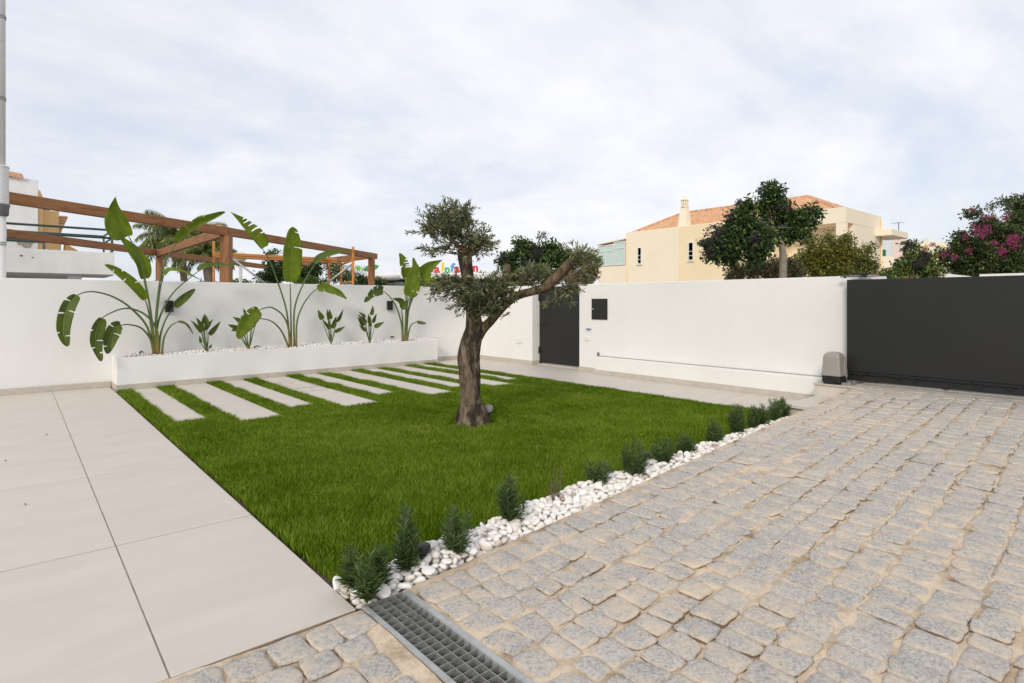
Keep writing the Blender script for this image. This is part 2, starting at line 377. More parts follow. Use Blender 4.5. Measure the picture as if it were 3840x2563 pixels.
class MB:
    def __init__(s): s.v = []; s.f = []; s.sm = []; s.m = []
    def add(s, vs, fs, smooth=False, mi=0):
        b = len(s.v); s.v += [tuple(v) for v in vs]; s.f += [tuple(i+b for i in f) for f in fs]
        s.sm += [smooth]*len(fs); s.m += [mi]*len(fs); return s
    def hexa(s, p, mi=0):
        return s.add(p, [(0, 3, 2, 1), (4, 5, 6, 7), (0, 1, 5, 4), (1, 2, 6, 5), (2, 3, 7, 6), (3, 0, 4, 7)], mi=mi)
    def box(s, x0, x1, y0, y1, z0, z1, mi=0):
        if x0 > x1: x0, x1 = x1, x0
        if y0 > y1: y0, y1 = y1, y0
        return s.hexa([(x0, y0, z0), (x1, y0, z0), (x1, y1, z0), (x0, y1, z0), (x0, y0, z1), (x1, y0, z1), (x1, y1, z1), (x0, y1, z1)], mi)
    def tube(s, pts, rad, seg=8, smooth=True, cap=True, rough=0.0, mi=0, jit=None):
        pts = [Vector(p) for p in pts]
        if not hasattr(rad, '__len__'): rad = [rad]*len(pts)
        ring0 = len(s.v); up = None; vs = []; n = len(pts)
        for i, p in enumerate(pts):
            t = (pts[min(i+1, n-1)]-pts[max(i-1, 0)]).normalized()
            if up is None:
                up = Vector((0, 0, 1)) if abs(t.z) < 0.9 else Vector((1, 0, 0))
            a = t.cross(up).normalized(); b = a.cross(t).normalized(); up = b
            for k in range(seg):
                th = 2*PI*k/seg; r = rad[i]
                d = a*math.cos(th)+b*math.sin(th)
                if rough: r *= 1+rough*mnoise.noise(Vector((d.x*2.2+p.x*6, d.y*2.2+p.y*6, p.z*5)))+rough*0.45*mnoise.noise(Vector((d.x*8, d.y*8, p.z*14)))
                vs.append(p+d*r)
        fs = []
        for i in range(n-1):
            for k in range(seg):
                a0 = i*seg+k; a1 = i*seg+(k+1) % seg
                fs.append((a0, a1, a1+seg, a0+seg))
        s.add(vs, fs, smooth, mi)
        if cap:
            b = ring0
            s.f.append(tuple(b+k for k in range(seg))[::-1]); s.sm.append(False); s.m.append(mi)
            b = ring0+(n-1)*seg
            s.f.append(tuple(b+k for k in range(seg))); s.sm.append(False); s.m.append(mi)
        return s
    def lathe(s, c, prof, seg=20, smooth=True, mi=0):
        c = Vector(c); vs = []
        for r, z in prof:
            for k in range(seg):
                th = 2*PI*k/seg; vs.append(c+Vector((r*math.cos(th), r*math.sin(th), z)))
        fs = []
        for i in range(len(prof)-1):
            for k in range(seg):
                a0 = i*seg+k; a1 = i*seg+(k+1) % seg
                fs.append((a0, a1, a1+seg, a0+seg))
        fs.append(tuple(range(seg))[::-1]); fs.append(tuple((len(prof)-1)*seg+k for k in range(seg)))
        return s.add(vs, fs, smooth, mi)
    def build(s, name, mat, parent=None, org=(0, 0, 0), bevel=0, shade=None):
        me = bpy.data.meshes.new(name); me.from_pydata(s.v, [], s.f)
        me.polygons.foreach_set('use_smooth', s.sm if shade is None else [shade]*len(s.f))
        me.polygons.foreach_set('material_index', s.m)
        me.update()
        o = link(name, me, mat, parent, org)
        if bevel:
            b = o.modifiers.new('bevel', 'BEVEL'); b.width = bevel; b.segments = 2; b.limit_method = 'ANGLE'; b.harden_normals = False
        return o
def np_mesh(name, V, F, smooth=False, attrs=None):
    """V (n,3); F (m,k) all faces with k corners; attrs: name -> per-vertex floats"""
    V = np.ascontiguousarray(V, dtype=np.float32); F = np.ascontiguousarray(F, dtype=np.int32)
    me = bpy.data.meshes.new(name)
    me.vertices.add(len(V)); me.vertices.foreach_set('co', V.ravel())
    k = F.shape[1]
    me.loops.add(F.size); me.loops.foreach_set('vertex_index', F.ravel())
    me.polygons.add(len(F)); me.polygons.foreach_set('loop_start', np.arange(0, F.size, k, dtype=np.int32))
    if smooth: me.polygons.foreach_set('use_smooth', np.ones(len(F), dtype=bool))
    me.update(calc_edges=True); me.validate(verbose=False)
    for a, val in (attrs or {}).items():
        at = me.attributes.new(a, 'FLOAT', 'POINT'); at.data.foreach_set('value', np.ascontiguousarray(val, dtype=np.float32))
    return me
def unit(a): return a/np.maximum(np.linalg.norm(a, axis=1, keepdims=True), 1e-9)
def rdir(n): return unit(rng.normal(size=(n, 3)))
def leaf_mesh(name, P, D, Ln, Wd, rnd, rich=False, fold=0.25, curl=0.0, up=None):
    n = len(P)
    Ln = np.broadcast_to(Ln, (n,)); Wd = np.broadcast_to(Wd, (n,))
    D = unit(D); side = unit(np.cross(D, rdir(n) if up is None else up+0.35*rng.normal(size=(n, 3)))); nn = np.cross(side, D)
    l = Ln[:, None]; w = Wd[:, None]
    if not rich:
        v = np.stack([P, P+D*l*0.5+side*w*0.5+nn*w*fold, P+D*l-nn*l*curl, P+D*l*0.5-side*w*0.5+nn*w*fold], 1).reshape(-1, 3)
        i = np.arange(n)[:, None]*4
        F = np.concatenate([i+np.array([[0, 1, 2]]), i+np.array([[0, 2, 3]])], 0)
        return np_mesh(name, v, F, False, {'rnd': np.repeat(rnd, 4)})
    c1 = -nn*l*curl*0.25; c2 = -nn*l*curl*0.6; c3 = -nn*l*curl
    v = np.stack([P, P+D*l*.33+c1, P+D*l*.7+c2, P+D*l+c3,
                  P+D*l*.33+side*w*.48+nn*w*fold+c1, P+D*l*.7+side*w*.38+nn*w*fold*.8+c2,
                  P+D*l*.33-side*w*.48+nn*w*fold+c1, P+D*l*.7-side*w*.38+nn*w*fold*.8+c2], 1).reshape(-1, 3)
    i = np.arange(n)[:, None]*8
    tri = [[0, 1, 4], [1, 2, 5], [1, 5, 4], [2, 3, 5], [0, 6, 1], [1, 7, 2], [1, 6, 7], [2, 7, 3]]
    F = np.concatenate([i+np.array([q]) for q in tri], 0)
    return np_mesh(name, v, F, True, {'rnd': np.repeat(rnd, 8)})

# ================================================================== SETTING
g = MB(); g.box(-900, 900, -900, 900, -0.5, -0.06)
tag(g.build('ground', MT['earth']), kind='structure')
# wall geometry constants
WY = 8.24; WX = 6.22; WH = 1.256
PAVX = 0.843                                  # right edge of the terrace
def slabs(mb, xs, ys, z0, z1, gap=0.0035, bx=True):
    for i in range(len(xs)-1):
        for j in range(len(ys)-1):
            mb.box(xs[i]+gap/2, xs[i+1]-gap/2, ys[j]+gap*.85, ys[j+1]-gap*.85, z0, z1)
def slab_build(mb, name):
    o = mb.build(name, MT['tile'], bevel=0.0012)
    n = len(mb.v)//8
    at = o.data.attributes.new('rnd', 'FLOAT', 'POINT'); r = rng.random(n)
    at.data.foreach_set('value', np.repeat(r, 8).astype(np.float32))
    return o
mb = MB()
ys = [1.757, 2.858, 4.080, 5.297, 6.505, 7.715, 8.235]
slabs(mb, [-3.3, -2.09, -0.89, 0.312, PAVX], ys, -0.03, 0.0, 0.005)
tag(slab_build(mb, 'terrace_paving'), kind='structure')
mb = MB(); mb.box(-3.3, PAVX-0.004, 1.76, 8.235, -0.055, -0.0025)
tag(mb.build('terrace_grout_bed', MT['grout']), kind='structure')
mb = MB()
ys = [2.405, 3.120, 4.32, 5.52, 6.72, 7.92, 8.30]
slabs(mb, [5.19, 6.215], ys, -0.03, 0.0, 0.004)
slabs(mb, [6.218, 6.37], [5.75, 6.755], -0.03, -0.001, 0.003)
tag(slab_build(mb, 'path_paving'), kind='structure')
mb = MB(); mb.box(5.195, 6.22, 2.0, 8.30, -0.055, -0.0025)
tag(mb.build('path_grout_bed', MT['grout']), kind='structure')
mb = MB(); mb.box(5.10, 6.07, 1.70, 2.29, 0.082, 0.110)
mb.box(5.13, 6.07, 1.72, 2.285, -0.05, 0.080)
o = mb.build('path_step', MT['tile'], bevel=0.002); tag(o, kind='structure')

# soil under the lawn, the planting strip
def cobY(x): return 1.765+0.05*max(0, x-1.0)        # edge of the setts
def lawnY(x):                                       # front edge of the lawn
    pts = [(0.8, 1.955), (1.68, 2.06), (2.19, 2.135), (2.69, 2.165), (3.91, 2.20), (5.2, 2.26)]
    return float(np.interp(x, [p[0] for p in pts], [p[1] for p in pts]))
SLABS = [(1.002, 1.247, 5.46), (1.428, 1.785, 5.155), (1.955, 2.215, 5.51), (2.38, 2.755, 5.22), (2.95, 3.195, 5.64),
         (3.375, 3.705, 5.285), (3.885, 4.125, 5.60), (4.29, 4.612, 5.345), (4.80, 4.985, 5.69)]
def plantY(x): return 7.85+0.032*(x-0.86)
mb = MB(); mb.box(PAVX, 5.19, 1.76, 8.2, -0.058, -0.022)
tag(mb.build('lawn_soil', MT['soil']), kind='structure')

# ------------------------------------------------------------------ grass
def grass_blades(xy, hmul=1.0):
    n = len(xy)
    h = (0.014+0.019*rng.random(n))*hmul
    lean = rng.normal(size=(n, 2))*0.38
    ang = rng.random(n)*2*PI
    w = 0.0010+0.0007*rng.random(n)
    s = np.stack([np.cos(ang), np.sin(ang), np.zeros(n)], 1)*w[:, None]
    B = np.concatenate([xy, np.full((n, 1), -0.022)], 1)
    hz = h+0.022
    m = B+np.stack([lean[:, 0]*h*.35, lean[:, 1]*h*.35, hz*.6], 1)
    t = B+np.stack([lean[:, 0]*h*1.1, lean[:, 1]*h*1.1, hz], 1)
    V = np.stack([B-s, B+s, m+s*.8, m-s*.8, t], 1).reshape(-1, 3)
    i = np.arange(n)[:, None]*5
    F = np.concatenate([i+np.array([q]) for q in ([0, 1, 2], [0, 2, 3], [3, 2, 4])], 0)
    return V, F, np.repeat(rng.random(n), 5)
def lawn_points(n):
    x = PAVX+0.01+rng.random(n)*(5.19-PAVX-0.015); y = 1.9+rng.random(n)*6.2
    ly = np.interp(x, [0.8, 1.68, 2.19, 2.69, 3.91, 5.2], [1.955, 2.06, 2.135, 2.165, 2.20, 2.26])
    keep = (y > ly+0.004*np.sin(x*40)) & (y < 7.85+0.032*(x-0.86)-0.012)
    for a, b, y0 in SLABS:
        keep &= ~((x > a+0.004) & (x < b-0.004) & (y > y0))
    # worn ring of soil round the olive
    d = np.hypot(x-2.87, y-3.86); keep &= (d > 0.15+0.05*np.sin(np.arctan2(y-3.86, x-2.87)*5)+0.07*rng.random(n))
    wv = np.array([mnoise.noise(Vector((0, b*7, 1)))+0.5*mnoise.noise(Vector((0, b*25, 1))) for b in y]) if n < 10 else np.sin(y*9+np.sin(y*3.7)*2)*0.5+np.sin(y*31+1)*0.3
    keep &= (x > PAVX+0.020+0.012*wv)
    # lawn thins with distance from the viewer (fewer, wider blades)
    dist = np.hypot(x, y); keep &= rng.random(n) < np.clip(3.3/dist, 0.36, 1.0)
    # sparse margins
    keep &= (rng.random(n) < np.clip((x-PAVX)/0.03+0.25, 0, 1))
    return np.stack([x, y], 1)[keep]
xy = lawn_points(1250000)
V, F, R = grass_blades(xy)
hs = np.repeat(0.72+0.38*np.array([mnoise.noise(Vector((a*3.1, b*3.1, 0)))*0.9+0.5 for a, b in xy[::1]]), 5)
dd = np.repeat(np.hypot(xy[:, 0], xy[:, 1]), 5)
V[:, 2] = -0.022+(V[:, 2]+0.022)*hs
c0 = V.reshape(-1, 5, 3)[:, 0:2].mean(1).repeat(5, 0)
V[:, 0:2] = c0[:, 0:2]+(V[:, 0:2]-c0[:, 0:2])*np.clip(dd/3.3, 1, 1.7)[:, None]
o = link('lawn_grass', np_mesh('lawn_grass', V, F, False, {'rnd': R}), MT['grass'])
tag(o, 'short dense green lawn grass around the olive tree and between the stepping slabs', 'lawn', kind='stuff')

# stepping slabs
names = ['first', 'second', 'third', 'fourth', 'fifth', 'sixth', 'seventh', 'eighth', 'ninth']
for i, (a, b, y0) in enumerate(SLABS):
    w = 'narrow' if b-a < 0.27 else 'wide'
    org = ((a+b)/2, (y0+7.8)/2, 0)
    mb = MB(); yb = plantY((a+b)/2)-0.006
    j = 6.64 if i % 2 else 6.9
    mb.box(a, b, y0, j-0.0015, -0.03, 0.0); mb.box(a, b, j+0.0015, yb, -0.03, 0.0)
    extra = ''
    if i == 3:
        lab = 'wide cream stepping slab with the two hatch outlines, fourth of the row from the left'
    else:
        lab = '%s cream stepping slab in the lawn by the planter, %s of the nine from the left' % (w, names[i])
    o = mb.build('stepping_slab', MT['tile'], None, org, bevel=0.0015)
    o.data.attributes.new('rnd', 'FLOAT', 'POINT').data.foreach_set('value', np.full(16, rng.random(), dtype=np.float32))
    tag(o, lab, 'stepping slab', 'stepping slabs between strips of grass')
    if i == 3:
        mb = MB()
        for y1, y2 in ((6.40, 6.69), (6.70, 7.33)):
            for p in ((2.45, 2.73, y1, y1+.004), (2.45, 2.73, y2-.004, y2), (2.45, 2.454, y1, y2), (2.726, 2.73, y1, y2)):
                mb.box(p[0], p[1], p[2], p[3], 0.0005, 0.0016)
        hb = mb.build('hatch_outline', MT['grout'], o)
        mb = MB()
        for x, y in ((2.585, 6.55), (2.58, 7.17)):
            mb.lathe((x, y, 0), [(0.017, 0.0005), (0.017, 0.003), (0.012, 0.004)], 14)
        mb.build('lifting_plug', MT['galv_dark'], o)

# ------------------------------------------------------------------ driveway of granite setts
GX0, GX1 = 0.858, 1.030                       # drain
def rampz(x): return 0.0425*np.maximum(0, x-1.03)
mb = MB()
def sheet(xs, y0f, y1f, dz):
    for i in range(len(xs)-1):
        x0, x1 = xs[i], xs[i+1]; n = 14
        vs = []; fs = []
        for k in range(n+1):
            f = k/n
            for x in (x0, x1):
                y = y0f(x)+(y1f(x)-y0f(x))*f
                vs.append((x, y, float(rampz(x))+dz+0.003*mnoise.noise(Vector((x*5, y*5, 0)))))
        for k in range(n):
            fs.append((2*k, 2*k+1, 2*k+3, 2*k+2))
        mb.add(vs, fs, True)
def sandgrid(x0, x1, y0, topf, st=0.026):
    nx = int((x1-x0)/st); ny = int((1.8-y0)/st); vs = []; fs = []
    for i in range(nx+1):
        x = x0+(x1-x0)*i/nx; yt = topf(x)
        for j in range(ny+1):
            y = y0+(yt-y0)*j/ny
            h = 0.0085*mnoise.noise(Vector((x*2.3, y*2.3, 5)))+0.0045*mnoise.noise(Vector((x*11, y*11, 0)))+0.002*mnoise.noise(Vector((x*34, y*34, 0)))-0.0033
            vs.append((x, y, float(rampz(x))+min(h, 0.005)))
    for i in range(nx):
        for j in range(ny):
            a = i*(ny+1)+j; fs.append((a, a+ny+1, a+ny+2, a+1))
    mb.add(vs, fs, True)
sandgrid(-0.8, GX0-.002, 0.0, lambda x: 1.755)
sandgrid(GX1+.002, 6.0, -1.65, lambda x: cobY(x)-0.004)
sheet([-2.5, -1.5, -.81], lambda x: -4.0, lambda x: 1.755, -0.004)
sheet([-.8, 0, GX0-.002], lambda x: -4.0, lambda x: -0.003, -0.004)
sheet([GX1+.002, 2, 3, 4, 5, 6.0], lambda x: -4.0, lambda x: -1.655, -0.004)
# haunch of mortar along the planting strip
n = 90; vs = []; fs = []
for k in range(n+1):
    x = GX1+(6.0-GX1)*k/n; y = cobY(x)+0.008*mnoise.noise(Vector((x*9, 0, 3))); z = float(rampz(x))
    vs += [(x, y-0.035, z-0.003), (x, y, z+0.002), (x, y+0.018, z-0.015), (x, y+0.03+z*0.10, -0.05)]
for k in range(n):
    for q in range(3):
        a = k*4+q; fs.append((a, a+4, a+5, a+1))
mb.add(vs, fs, True)
o = mb.build('driveway_sand_bed', MT['sand']); tag(o, kind='structure')

SV = []; SF3 = []; SR = []; SE = []; nv = 0
SEG = 24
RINGS = [(1.0, -0.018, 1.0), (0.985, -0.001, 0.9), (0.945, 0.0045, 0.5), (0.80, 0.0062, 0.1), (0.40, 0.0066, 0.0)]
def sett(cx, cy, lx, ly, rot):
    global nv
    z0 = float(rampz(cx)); tilt = rng.normal(size=2)*0.02; dz = rng.normal()*0.0019-0.001
    rr = rng.random(); ox, oy = rng.random(2)*50
    slope = 0.0425 if cx > 1.05 else 0.0
    pex = rng.uniform(6, 16); tx, ty, shr = rng.normal()*.09, rng.normal()*.09, rng.normal()*.07
    for (s, z, e) in RINGS:
        for k in range(SEG):
            th = 2*PI*k/SEG; c, q = math.cos(th), math.sin(th)
            r = 1.0/((abs(c)**pex+abs(q)**pex)**(1/pex))
            wob = 1+0.09*mnoise.noise(Vector((c*1.6+ox, q*1.6+oy, 0)))+0.07*mnoise.noise(Vector((c*5+ox, q*5+oy, 1)))
            x = c*r*s*wob*lx/2; y = q*r*s*wob*ly/2
            x, y = x*(1+tx*y/ly*2)+shr*y, y*(1+ty*x/lx*2)
            xx = cx+x*math.cos(rot)-y*math.sin(rot); yy = cy+x*math.sin(rot)+y*math.cos(rot)
            zz = z0+z+dz+(xx-cx)*slope+x*tilt[0]+y*tilt[1]+0.0022*mnoise.noise(Vector((xx*28, yy*28, 0)))*(1-abs(e-0.5))
            SV.append((xx, yy, zz)); SR.append(rr); SE.append(e)
    SV.append((cx, cy, z0+0.0068+dz)); SR.append(rr); SE.append(0)
    for i in range(len(RINGS)-1):
        for k in range(SEG):
            a = nv+i*SEG+k; b = nv+i*SEG+(k+1) % SEG
            SF3.append((a, b, b+SEG)); SF3.append((a, b+SEG, a+SEG))
    c = nv+len(RINGS)*SEG; b = nv+(len(RINGS)-1)*SEG
    for k in range(SEG): SF3.append((b+k, b+(k+1) % SEG, c))
    nv += len(RINGS)*SEG+1
def lay(x0, x1, top, ybot):
    off = 0.0; row = 0
    while True:
        h = rng.uniform(0.104, 0.142)
        x = x0+0.006-rng.uniform(0, 0.0 if row % 3 else 0.0)
        done = True
        while x < x1-0.05:
            l = rng.uniform(0.074, 0.122)
            if x+l > x1: l = x1-x
            cx = x+l/2
            if l < 0.06: break
            wav = 0.012*mnoise.noise(Vector((cx*1.3, row*3.7, 0)))
            cy = top(cx)-0.014-off-h/2+wav
            if cy > ybot:
                done = False
                # skip what lies far outside every view of the yard
                sett(cx, cy+rng.normal()*0.003, l-rng.uniform(-0.001, 0.009), h-rng.uniform(0.003, 0.013), rng.normal()*0.035)
            x += l
        off += h; row += 1
        if done: break
lay(-0.75, GX0-0.004, lambda x: 1.752, 0.1)
lay(GX1+0.008, 6.0, lambda x: cobY(x)-0.006, -1.6)
o = link('driveway_setts', np_mesh('driveway_setts', np.array(SV), np.array(SF3), True, {'rnd': SR, 'edge': SE}), MT['granite'])
tag(o, kind='structure')
# concrete strip under the gate
mb = MB(); mb.box(6.005, 6.34, -4.0, 2.02, -0.05, 0.226)
tag(mb.build('gate_kerb', MT['concrete'], bevel=0.004), kind='structure')
mb = MB(); mb.box(6.35, 13.6, -30, 2.0, -0.05, 0.215)
tag(mb.build('street', simple('street_asphalt', (0.55, 0.53, 0.50), 0.9, 0.1, 3)), kind='structure')

# ------------------------------------------------------------------ drain grate
dr = thing('drain_grate', 'galvanised steel mesh grate over a channel drain in the granite setts', 'drain grate', (0.944, 0.3, 0))
mb = MB()
mb.box(GX0, GX0+0.014, -1.6, 1.757, -0.004, 0.006); mb.box(GX1-0.019, GX1, -1.6, 1.757, -0.004, 0.006)
mb.box(GX0+0.0142, GX0+0.0172, -1.6, 1.757, -0.03, 0.0045); mb.box(GX1-0.0222, GX1-0.0192, -1.6, 1.757, -0.03, 0.0045)
mb.build('frame', MT['galv'], dr, bevel=0.0008)
mb = MB(); xa, xb = GX0+0.0174, GX1-0.0224; n = 4
for k in range(1, n):
    x = xa+(xb-xa)*k/n; mb.box(x-0.0012, x+0.0012, -1.6, 1.7525, -0.021, 0.0032)
y = 1.7550
while y > -1.6:
    mb.box(xa, xb, y-0.0024, y, -0.022, 0.0042); y -= 0.0328
mb.build('mesh_grid', MT['galv_dark'], dr)
mb = MB()
mb.box(GX0+0.001, GX0+0.0138, -1.6, 1.756, -0.055, -0.006); mb.box(GX1-0.0188, GX1-0.001, -1.6, 1.756, -0.055, -0.006)
mb.box(GX0+0.0145, GX1-0.0195, -1.6, 1.756, -0.0565, -0.050)
mb.build('channel', MT['channel'], dr)

# ================================================================== WALLS
lw = thing('boundary_wall', 'long plain white rendered garden wall behind the planter', 'wall', (2.0, WY+0.1, 0))
mb = MB(); mb.hexa([(-4, WY, -0.06), (6.42, WY+0.05, -0.06), (6.42, WY+0.27, -0.06), (-4, WY+0.22, -0.06),
                    (-4, WY, WH), (6.42, WY+0.05, WH+0.004), (6.42, WY+0.27, WH+0.004), (-4, WY+0.22, WH)])
mb.build('wall', MT['white'], lw, bevel=0.006)
mb = MB()
xs = [-4, -2.8, -1.55, -0.35, 0.853]
for i in range(4): mb.box(xs[i]+.001, xs[i+1]-.001, WY-0.010, WY+0.012, 0.0005, 0.066)
xs = [5.262, 5.6, 6.21]
for i in range(2): mb.box(xs[i]+.001, xs[i+1]-.001, WY+0.036, WY+0.06, 0.0005, 0.066)
mb.build('skirting', MT['skirt'], lw, bevel=0.001)

pl = thing('planter', 'long low white rendered planter box at the foot of the garden wall', 'planter', (3.0, 8.0, 0))
X0, X1 = 0.864, 5.25
def pf(x): return plantY(x)
mb = MB(); T = 0.055; ZT = 0.383
def pz(x): return 0.366+0.020*(x-X0)/(X1-X0)
def wy(x): return WY-0.001+0.0048*(x+4)
n = 12
# front wall, side walls
def wedge(x0, x1, y00, y01, y10, y11, z0=-0.055):
    mb.hexa([(x0, y00, z0), (x1, y10, z0), (x1, y11, z0), (x0, y01, z0), (x0, y00, pz(x0)), (x1, y10, pz(x1)), (x1, y11, pz(x1)), (x0, y01, pz(x0))])
wedge(X0, X1, pf(X0), pf(X0)+T, pf(X1), pf(X1)+T)
wedge(X0, X0+T, pf(X0)+T, wy(X0), pf(X0+T)+T, wy(X0+T))
wedge(X1-T, X1, pf(X1-T)+T, wy(X1-T), pf(X1)+T, wy(X1))
mb.build('box', MT['white'], pl, bevel=0.004)
mb = MB(); xs = [X0-0.008, 1.436, 2.528, 3.622, 4.655, X1+0.006]
for i in range(5):
    a, b = xs[i]+.001, xs[i+1]-.001
    mb.hexa([(a, pf(a)-.009, .0005), (b, pf(b)-.009, .0005), (b, pf(b)+.012, .0005), (a, pf(a)+.012, .0005),
             (a, pf(a)-.009, .062), (b, pf(b)-.009, .062), (b, pf(b)+.012, .062), (a, pf(a)+.012, .062)])
mb.box(X0-0.0085, X0+0.01, pf(X0)+0.0125, WY-0.011, 0.0005, 0.062)
mb.build('skirting', MT['skirt'], pl, bevel=0.001)
mb = MB(); a, b = X0+T+.001, X1-T-.001
mb.hexa([(a, pf(a)+T+.001, -.05), (b, pf(b)+T+.001, -.05), (b, wy(b)-.002, -.05), (a, wy(a)-.002, -.05),
         (a, pf(a)+T+.001, .335), (b, pf(b)+T+.001, .350), (b, wy(b)-.002, .350), (a, wy(a)-.002, .335)])
mb.build('soil', MT['soil'], pl)

fw = thing('front_wall', 'white rendered front wall with gate opening facing the lawn path', 'wall', (WX+.1, 4.5, 0))
mb = MB(); mb.box(WX, WX+0.22, 1.90, 5.75, -0.06, WH-0.001); mb.box(WX, WX+0.22, 6.76, 8.279, -0.06, WH-0.001)
mb.build('wall', MT['white_b'], fw, bevel=0.006)
mb = MB(); mb.box(6.10, WX+0.001, 2.30, 5.35, -0.055, 0.238)
mb.build('plinth', MT['white_b'], fw, bevel=0.006)
mb = MB()
ys = [2.345, 2.533, 3.772, 5.013, 5.362]
for i in range(4): mb.box(6.090, 6.112, ys[i]+.001, ys[i+1]-.001, 0.0005, 0.064)
mb.box(6.1125, WX-0.011, 5.342, 5.362, 0.0005, 0.064)
mb.box(WX-0.010, WX+0.012, 5.3635, 5.757, 0.0005, 0.064)
mb.box(WX-0.010, WX+0.012, 6.753, 7.505, 0.0005, 0.066); mb.box(WX-0.010, WX+0.012, 7.507, 8.27, 0.0005, 0.066)
mb.box(WX+0.0125, WX+0.149, 6.752, 6.765, 0.0005, 0.066)
mb.build('skirting', MT['skirt'], fw, bevel=0.001)
mb = MB(); mb.box(WX-0.016, WX-0.0008, 2.36, 5.36, 0.2385, 0.246)
mb.build('rail_channel', MT['galv_dark'], fw)
mb = MB(); mb.box(WX-0.020, WX-0.0008, 5.363, 5.392, 0.2385, 0.292); mb.box(WX-0.03, WX-0.0205, 5.367, 5.388, 0.245, 0.285)
mb.build('rail_bracket', MT['galv_dark'], fw)

# pedestrian door
dp = thing('garden_door', 'anthracite metal pedestrian door in the white front wall', 'door', (6.37, 6.25, 0))
mb = MB(); mb.box(6.372, 6.405, 5.752, 6.745, 0.035, 1.235); mb.build('leaf', MT['anthracite'], dp, bevel=0.002)
mb = MB(); mb.box(6.378, 6.425, 6.7455, 6.7585, 0.002, 1.235); mb.build('frame_post', MT['beam_black'], dp)
mb = MB()
for z in (0.185, 1.02):
    mb.tube([(6.360, 6.752, z), (6.360, 6.752, z+0.10)], 0.011, 10); mb.box(6.362, 6.374, 6.70, 6.752, z+0.02, z+0.08)
mb.build('hinge', MT['black'], dp)
mb = MB(); mb.tube([(6.369, 6.715, 0.645), (6.345, 6.715, 0.645), (6.338, 6.70, 0.648), (6.338, 6.615, 0.668)], 0.006, 8)
mb.build('handle', MT['black'], dp)
mb = MB(); mb.box(6.35, 6.44, 5.752, 6.752, -0.0008, 0.017); mb.build('threshold', MT['skirt'], dp)

# sliding gate
sg = thing('sliding_gate', 'large anthracite sheet metal sliding gate at the end of the driveway', 'gate', (6.1, 0, 0.22))
mb = MB(); mb.box(6.10, 6.135, -3.6, 2.14, 0.335, 1.213); mb.build('panel', MT['anthracite'], sg, bevel=0.002)
mb = MB(); mb.box(6.106, 6.150, -3.6, 2.155, 0.246, 0.3345); mb.build('bottom_beam', MT['beam_black'], sg, bevel=0.002)
mb = MB(); y = 2.11; k = 0
rk = MB()
while y > -3.4:
    rk.box(6.083, 6.100, y-0.150, y-0.004, 0.316, 0.326)
    yy = y-0.008
    while yy > y-0.148:
        rk.box(6.085, 6.099, yy-0.005, yy, 0.307, 0.316); yy -= 0.010
    y -= 0.158; k += 1
rk.build('gear_rack', MT['black'], sg)
for y in (2.02, 1.72, 1.58, 1.27, 1.12, 0.93, 0.62, 0.47, 0.02, -0.5):
    b = MB(); b.box(6.090, 6.106, y-0.014, y+0.014, 0.286, 0.306); b.lathe((0, 0, 0), [(0.006, 0), (0.006, 0.006)], 8)
    for q in range(8, 24): b.v[q] = (6.090-b.v[q][2], y+b.v[q][0], 0.296+b.v[q][1])
    b.build('rack_bolt', MT['black'], sg)
for y in (1.36, -0.9):
    mb = MB(); mb.lathe((0, 0, 0), [(0.045, 0), (0.045, 0.02)], 20)
    for q in range(len(mb.v)-40, len(mb.v)): mb.v[q] = (6.118+mb.v[q][2], y+mb.v[q][0], 0.276+mb.v[q][1])
    mb.build('wheel', MT['galv_dark'], sg)
mb = MB(); mb.box(6.118, 6.132, -3.6, 2.0, 0.2262, 0.2345); mb.build('ground_rail', MT['galv'], sg)
# guide rollers
gr = thing('gate_guide', 'dark steel roller guide bracket on top of the wall end at the gate', 'gate guide', (6.2, 2.0, WH))
mb = MB(); mb.box(6.115, 6.30, 2.015, 2.055, WH, WH+0.010); mb.box(6.105, 6.125, 1.76, 2.20, WH-0.018, WH-0.008); mb.box(6.09, 6.16, 1.93, 2.10, WH+0.0005, WH+0.016)
mb.build('bracket', MT['black'], gr, bevel=0.001)
for y in (1.80, 2.16, 1.98):
    b = MB(); b.lathe((6.112, y, WH-0.026), [(0.008, 0), (0.010, 0.004), (0.010, 0.03), (0.006, 0.032), (0.006, 0.038)], 12); b.build('roller', MT['black'], gr)

# pedestal and motor
pe = thing('motor_pedestal', 'cream tiled block the gate motor stands on', 'pedestal', (5.96, 2.2, 0.1))
mb = MB(); mb.box(5.843, 6.088, 1.90, 2.337, 0.02, 0.206); mb.build('block', MT['tile'], pe, bevel=0.002)
mb = MB(); mb.box(5.828, 6.094, 1.90, 2.347, 0.2065, 0.221); mb.build('cap', MT['skirt'], pe, bevel=0.002)
gm = thing('gate_motor', 'grey plastic sliding gate motor housing on a black base', 'gate motor', (5.95, 2.19, 0.221))
def loft(mb, secs, mi=0, seg=6):
    """stack of rounded rectangles (x0,x1,y0,y1,z,r)"""
    rings = []
    for x0, x1, y0, y1, z, r in secs:
        pts = []
        for cx, cy, a0 in ((x1-r, y1-r, 0), (x0+r, y1-r, PI/2), (x0+r, y0+r, PI), (x1-r, y0+r, 3*PI/2)):
            for k in range(seg):
                a = a0+PI/2*k/(seg-1); pts.append((cx+r*math.cos(a), cy+r*math.sin(a), z))
        rings.append(pts)
    m = len(rings[0]); vs = [p for r_ in rings for p in r_]; fs = []
    for i in range(len(rings)-1):
        for k in range(m): fs.append((i*m+k, i*m+(k+1) % m, (i+1)*m+(k+1) % m, (i+1)*m+k))
    fs.append(tuple(range(m))[::-1]); fs.append(tuple((len(rings)-1)*m+k for k in range(m)))
    return mb.add(vs, fs, False, mi)
